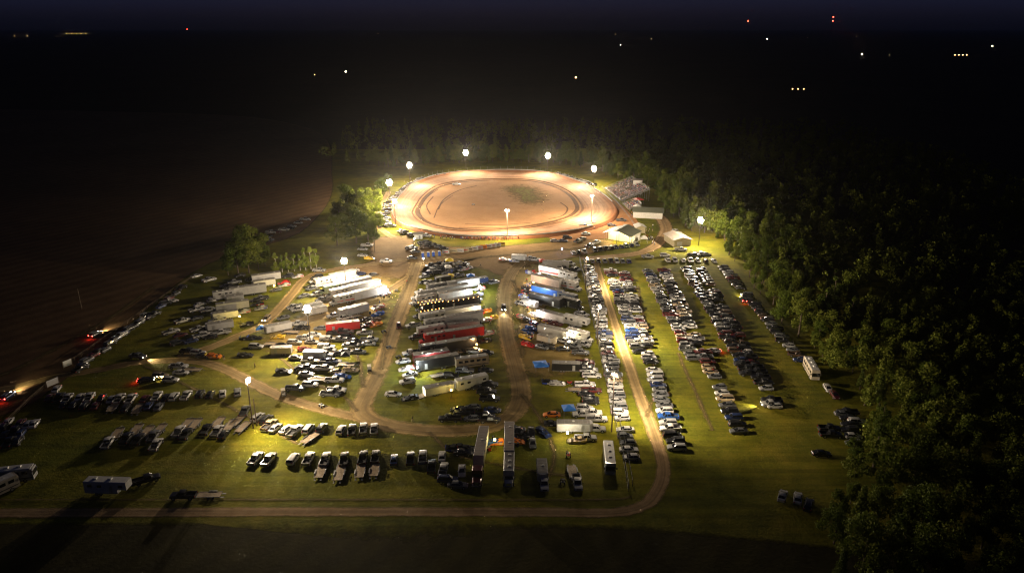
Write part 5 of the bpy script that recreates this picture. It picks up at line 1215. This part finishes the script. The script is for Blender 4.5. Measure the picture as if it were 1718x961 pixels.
def np_mesh(name, v, mat):
    n = len(v)//4; me = bpy.data.meshes.new(name); me.vertices.add(len(v)); me.vertices.foreach_set('co', v.astype(np.float32).ravel())
    me.loops.add(4*n); me.loops.foreach_set('vertex_index', np.arange(4*n, dtype=np.int32)); me.polygons.add(n)
    me.polygons.foreach_set('loop_start', np.arange(0,4*n,4,dtype=np.int32)); me.materials.append(MAT[mat]); me.update(calc_edges=True); return me
PROTO = []
def proto(kind, h, n, size, mat, bark='bark'):
    c, d, cs = crown_points(kind, h, RNG, n); me = np_mesh(kind+'_crown', leaf_quads(c, d, size, RNG), mat)
    t = MB(); t.cyl((0,0,-.3),(0,0,h*.45),h*.018+.06,h*.012+.03,7,bark); t.cyl((0,0,h*.45),(0,0,h*.9),h*.012+.03,.04,6,bark)
    for q in cs[:8]:
        z = max(h*.2, q[2]-h*.16); t.cyl((0,0,z),tuple(q),h*.006+.03,.03,5,bark)
    return dict(kind=kind, h=h, crown=me, trunk=t.mesh(kind+'_trunk'))
BROAD = [proto('broad', h, 3400, .62, 'leaf_mat') for h in (13, 15, 16.5, 14)]
TALL = [proto('tall', h, 2500, .58, 'leaf_mat') for h in (16, 18, 15)]
PINE = [proto('pine', h, 2600, .55, 'pine_mat') for h in (17, 14.5)]
BIRCH = [proto('tall', h, 1500, .48, 'bright_leaf_mat', 'pale_bark') for h in (9.5, 8.5, 10)]
LIT = [proto('broad', h, 2800, .60, 'bright_leaf_mat') for h in (15, 13)]
NT = 0
def tree(p, pr, label, group, s=1.0, name='tree'):
    global NT; NT += 1
    t = thing(name, label, 'tree', (p.x, p.y, 0), R.uniform(0,6.28), group)
    t.scale = (s*R.uniform(.9,1.1), s*R.uniform(.9,1.1), s)
    link('trunk', pr['trunk'], t); link('crown', pr['crown'], t); return t
for i, (px, py, s) in enumerate(((464,458,.95),(474,457,1.0),(484,456,.9),(494,455,.85),(504,454,.95),(513,453,1.05),(522,451,1.1),(531,449,1.15))):
    tree(at(px, py), BIRCH[i%3], f'slender bright green tree, {nth(i+1)} from the left of the lit row', 'lit row of slender trees', s)
left = [(578,402,1.1,0),(598,408,1.15,0),(617,402,1.05,1),(632,392,.9,1),(590,385,1.15,0),(610,382,1.2,1),(625,372,1.1,1),(570,380,1.1,0),(600,362,1.15,1),(618,352,1.05,1),(585,360,1.1,0),(635,348,.9,1),(640,328,.9,0),(566,412,1.0,0),(628,410,.7,0),(652,318,.8,0)]
for i, (px, py, s, lit) in enumerate(left):
    tree(at(px, py), (LIT if lit else BROAD)[i%2 if lit else i%4], ('bright lit tree' if lit else 'dark round tree')+f' in the clump left of the track, {nth(i+1)} of the clump', 'tree clump left of the track', s)
for i, (px, py, s) in enumerate(((383,462,.8),(400,460,.95),(418,458,.95),(434,452,.9),(445,446,.75),(408,444,1.1),(426,440,1.1),(394,448,.95),(440,432,.8),(412,430,1.0))):
    tree(at(px, py), BROAD[i%4], f'dim tree of the dark clump beyond the far left trailers, {nth(i+1)} of ten', 'dark tree clump beyond the left trailers', s)
# the wood: everything right of this edge, and behind the track
EDGE = [at(*p) for p in ((648,286),(690,279),(740,277),(800,275),(860,274),(930,277),(985,287),(1012,297),(1080,316),(1104,340),(1122,366),(1150,385),(1186,402),(1212,424),(1226,448),(1262,488),(1300,540),(1345,582),(1385,630),(1425,665),(1450,705),(1446,740),(1412,760),(1396,785),(1408,815),(1388,850),(1380,900),(1385,980))]
pts = catmull(EDGE, False, 4.0)
edge_xy = np.array([(p.x, p.y) for p in pts]); nn = len(pts)
tang = np.gradient(edge_xy, axis=0); tang /= np.linalg.norm(tang, axis=1, keepdims=True)
# walking the edge from the far left to the near right the wood lies on the left
norm = np.stack([-tang[:,1], tang[:,0]], 1)
def wood_depth(p):
    d = np.linalg.norm(edge_xy-p, axis=1); i = int(np.argmin(d)); return float(np.dot(p-edge_xy[i], norm[i])), d[i], i
taken = []
def free(p, r):
    return all((p[0]-q[0])**2+(p[1]-q[1])**2 > r*r for q in taken[-900:])
individual = []; mass = []
for layer_i, (off, gap) in enumerate(((2.0,4.6),(7,5.2),(13,6.0),(20,6.8),(28,7.6))):
    acc = 0
    for i in range(1, nn):
        acc += np.linalg.norm(edge_xy[i]-edge_xy[i-1])
        if acc < gap*R.uniform(.8,1.25): continue
        acc = 0
        p = edge_xy[i]+norm[i]*(off+R.uniform(-2,2.5))+np.array([R.uniform(-1.5,1.5), R.uniform(-1.5,1.5)])
        dep, dist, _ = wood_depth(p)
        if dep < 1.2 or not free(p, gap*.62): continue
        taken.append(p); individual.append((p, layer_i))
print('edge trees', len(individual))
def zone(p):
    if p[1] > 470: return 'behind the far straight'
    if p[1] > 390: return 'beside the grandstand'
    if p[1] > 300: return 'right of the pale-roofed shed'
    if p[1] > 215: return 'along the outer parking block'
    return 'at the dark lower right'
individual.sort(key=lambda t: (t[1], np.hypot(*t[0])))
counts = {}
for p, li in individual[:285]:
    sx = p[0]
    kind = R.choices(('broad','tall','pine'), (5,4,3) if p[1] > 230 else (7,2,1))[0]
    pr = R.choice({'broad':BROAD,'tall':TALL,'pine':PINE}[kind]); z = zone(p)
    w_ = {'broad':'round-crowned','tall':'narrow tall','pine':'pointed'}[kind]
    key = (w_, z, li); counts[key] = counts.get(key, 0)+1
    place = ('in the front row of the wood','one row inside the wood','two rows inside the wood','three rows inside the wood','deep inside the wood')[li]
    tree(Vector((p[0],p[1],0)), pr, f'{w_} tree {place} {z}', f'trees of the wood {z}', (R.uniform(.42,.85) if li == 0 else R.uniform(.6,1.1))*(.82 if p[1] < 230 else 1))
# the far rest of the wood reads as one mass
cand = [p for p, li in individual[285:]]
def sample_mass(n, x0, x1, y0, y1, r, dmin):
    k = 0
    for _ in range(n*6):
        if k >= n: break
        p = np.array([R.uniform(x0,x1), R.uniform(y0,y1)]); dep, dist, _i = wood_depth(p)
        if dep < dmin or p[0] < -230 and p[1] < 520: continue
        if dep > 0 and free(p, r): taken.append(p); cand.append(p); k += 1
sample_mass(420, 50, 190, 95, 250, 3.9, 1.5); sample_mass(900, 60, 330, 110, 620, 5.6, 6); sample_mass(350, -150, 330, 560, 760, 7.5, 6)
chunks = []
for p in cand:
    kind = R.choices(('broad','tall','pine'), (5,3,3))[0]; near = p[1] < 260; h = R.uniform(9,13) if near else R.uniform(12,17)
    c, d, _ = crown_points(kind, h, RNG, 700 if near else 230 if p[1] < 420 else 130)
    chunks.append(leaf_quads(c+np.array([p[0],p[1],0]), d, .62 if near else 1.15, RNG))
tag(link('forest', np_mesh('forest', np.concatenate(chunks), 'leaf_mat')), kind='stuff')
print('mass trees', len(cand), 'trees', NT)
# ------------------------------------------------------------------ lights of far farms and towers
def yard(px, py, key, label, h=9, r=.8, n=1, sp=14):
    r *= 2.0
    p = at(px, py, h)
    for i in range(n):
        t = thing('yard_light', label if n == 1 else f'{label}, {nth(i+1)} from the left', 'yard light', (p.x+(i-(n-1)/2)*sp, p.y, 0), 0, 'far farm and town lights')
        link('pole', MB().cyl((0,0,0),(0,0,h),.2,.12,6,'wood_pole').mesh('yard_pole'), t)
        link('lamp', MB().cyl((0,0,h-r*.2),(0,0,h+r*1.2),r*.8,r*.6,10,key).mesh('yard_lamp'), t)
        link('shade', MB().cyl((0,0,h-r*.2-.25),(0,0,h-r*.2-.1),r*3,r*3,14,'dark_trim').mesh('yard_shade'), t)  # added disc that keeps the lamp from lighting the ground below
for a in ((580,121,'far_white','bright distant yard light beyond the trees left of the track',9,.8),(528,126,'far_warm','tiny distant lamp left of the bright yard light',9,.35),
          (966,131,'far_warm','warm distant yard light above the right turn',9,.9),(1041,76,'far_white','small white light near the horizon, above the grandstand',9,1.0),(1093,66,'far_warm','faint light near the horizon, right of the white one',9,.8),(1287,66,'far_white','white light near the horizon, right of centre',9,1.6),(1437,62,'far_warm','orange speck near the horizon at the right',9,1.4),
          (1446,92,'far_white','white distant yard light at the right',9,1.1),(1665,78,'far_white','white light near the right end of the horizon',9,1.3),(1492,93,'far_warm','faint reddish distant lamp',9,.5),(634,57,'far_warm','speck on the horizon left of centre',9,1.6),(1033,58,'far_warm','speck on the horizon right of centre',9,1.6),(1355,64,'far_warm','faint orange speck on the right horizon',9,.9)):
    yard(*a)
yard(1339,150,'far_warm','row of three warm lamps at a far farm',6,.45,3,9)
yard(1612,93,'far_warm','cluster of four lamps at the far right farm',6,.9,4,14)
yard(128,57,'far_warm','row of orange town lamps on the left horizon',9,2.2,5,70)
yard(35,61,'far_warm','pair of orange lamps at the left end of the horizon',9,1.6,2,140)
for i in range(6):
    p = at(948+i*5, 140, 4)
def mast(px, py, label, D=5200, n=1):
    d = ray(px, py); x = d.x*D/d.y; h = CH+d.z*D/d.y
    t = thing('radio_mast', label, 'radio mast', (x, D, 0)); m = MB()
    for a in (0, 2.1, 4.2): m.cyl((3*math.cos(a),3*math.sin(a),0),(.6*math.cos(a),.6*math.sin(a),h),.25,.2,5,'steel')
    for i in range(1, 12): m.box((0,0,h*i/12),(4.6*(1-i/14),.25,.25),'steel')
    link('tower', m.mesh('tower'), t)
    for i in range(n): link('beacon', MB().cyl((0,0,h-i*24),(0,0,h-i*24+7.0),3.2,3.2,8,'beacon_red').mesh('beacon'), t)
mast(1255,37,'radio mast with one red beacon on the right horizon'); mast(1398,30,'taller radio mast with two red beacons on the right horizon', n=2); mast(314,50,'faint red beacon mast on the left horizon', 9500)
# ------------------------------------------------------------------ night sky, moonless dusk glow, air
w = bpy.data.worlds.new('World'); scene.world = w; w.use_nodes = True; nt = w.node_tree
bg = nt.nodes['Background']; sky = nt.nodes.new('ShaderNodeTexSky'); sky.sky_type = 'NISHITA'; sky.sun_disc = False
sky.sun_elevation = math.radians(-7.0); sky.sun_rotation = math.radians(0); sky.altitude = 100
tc_ = nt.nodes.new('ShaderNodeTexCoord'); sx_ = nt.nodes.new('ShaderNodeSeparateXYZ'); nt.links.new(tc_.outputs['Generated'], sx_.inputs[0])
dusk = ramp(nt, sx_.outputs[2], ((0.0, (.010,.010,.016)), (.010, (.020,.026,.060)), (.036, (.040,.062,.19)), (.5, (.022,.036,.11))))
hue = nt.nodes.new('ShaderNodeMix'); hue.data_type = 'RGBA'; hue.blend_type = 'ADD'; hue.inputs[0].default_value = 1
nt.links.new(sky.outputs[0], hue.inputs[6]); nt.links.new(dusk, hue.inputs[7])
nt.links.new(hue.outputs[2], bg.inputs['Color']); bg.inputs['Strength'].default_value = SKY_STRENGTH
night_fill = bpy.data.lights.new('night_fill', 'SUN'); night_fill.energy = NIGHT_FILL; night_fill.angle = math.radians(.5); night_fill.color = (1,.86,.62)  # added dim fill light for the dark trees; no moon in view
mo = bpy.data.objects.new('night_fill', night_fill); C.objects.link(mo); mo.rotation_euler = (math.radians(38), 0, math.radians(-70))
if HAZE > 0:
    m = bpy.data.materials.new('haze_air'); m.use_nodes = True; n_ = m.node_tree; n_.nodes.clear()
    out = n_.nodes.new('ShaderNodeOutputMaterial'); pv = n_.nodes.new('ShaderNodeVolumePrincipled')
    pv.inputs['Color'].default_value = (.93,.93,.95,1); pv.inputs['Density'].default_value = HAZE; pv.inputs['Anisotropy'].default_value = .86
    n_.links.new(pv.outputs[0], out.inputs['Volume']); MAT['haze_air'] = m
    hb = MB().box((0, 15840, 174.0), (64200, 32400, 350), 'haze_air').mesh('haze', 0)
    tag(link('haze', hb), kind='stuff')
v_ = scene.view_settings; v_.view_transform = 'Standard'; v_.look = 'None'; v_.gamma = 1; v_.use_curve_mapping = False; v_.exposure = EXPOSURE
cy = scene.cycles
cy.max_bounces = 4; cy.diffuse_bounces = 2; cy.glossy_bounces = 2; cy.transmission_bounces = 2; cy.volume_bounces = 0; cy.transparent_max_bounces = 12
cy.sample_clamp_direct = 60; cy.sample_clamp_indirect = 4; cy.caustics_reflective = False; cy.caustics_refractive = False
cy.use_light_tree = True; cy.pixel_filter_type = 'BLACKMAN_HARRIS'; cy.filter_width = 1.15
cy.use_denoising = True; cy.denoiser = "OPENIMAGEDENOISE"; cy.use_adaptive_sampling = False; cy.sample_clamp_indirect = 1.0
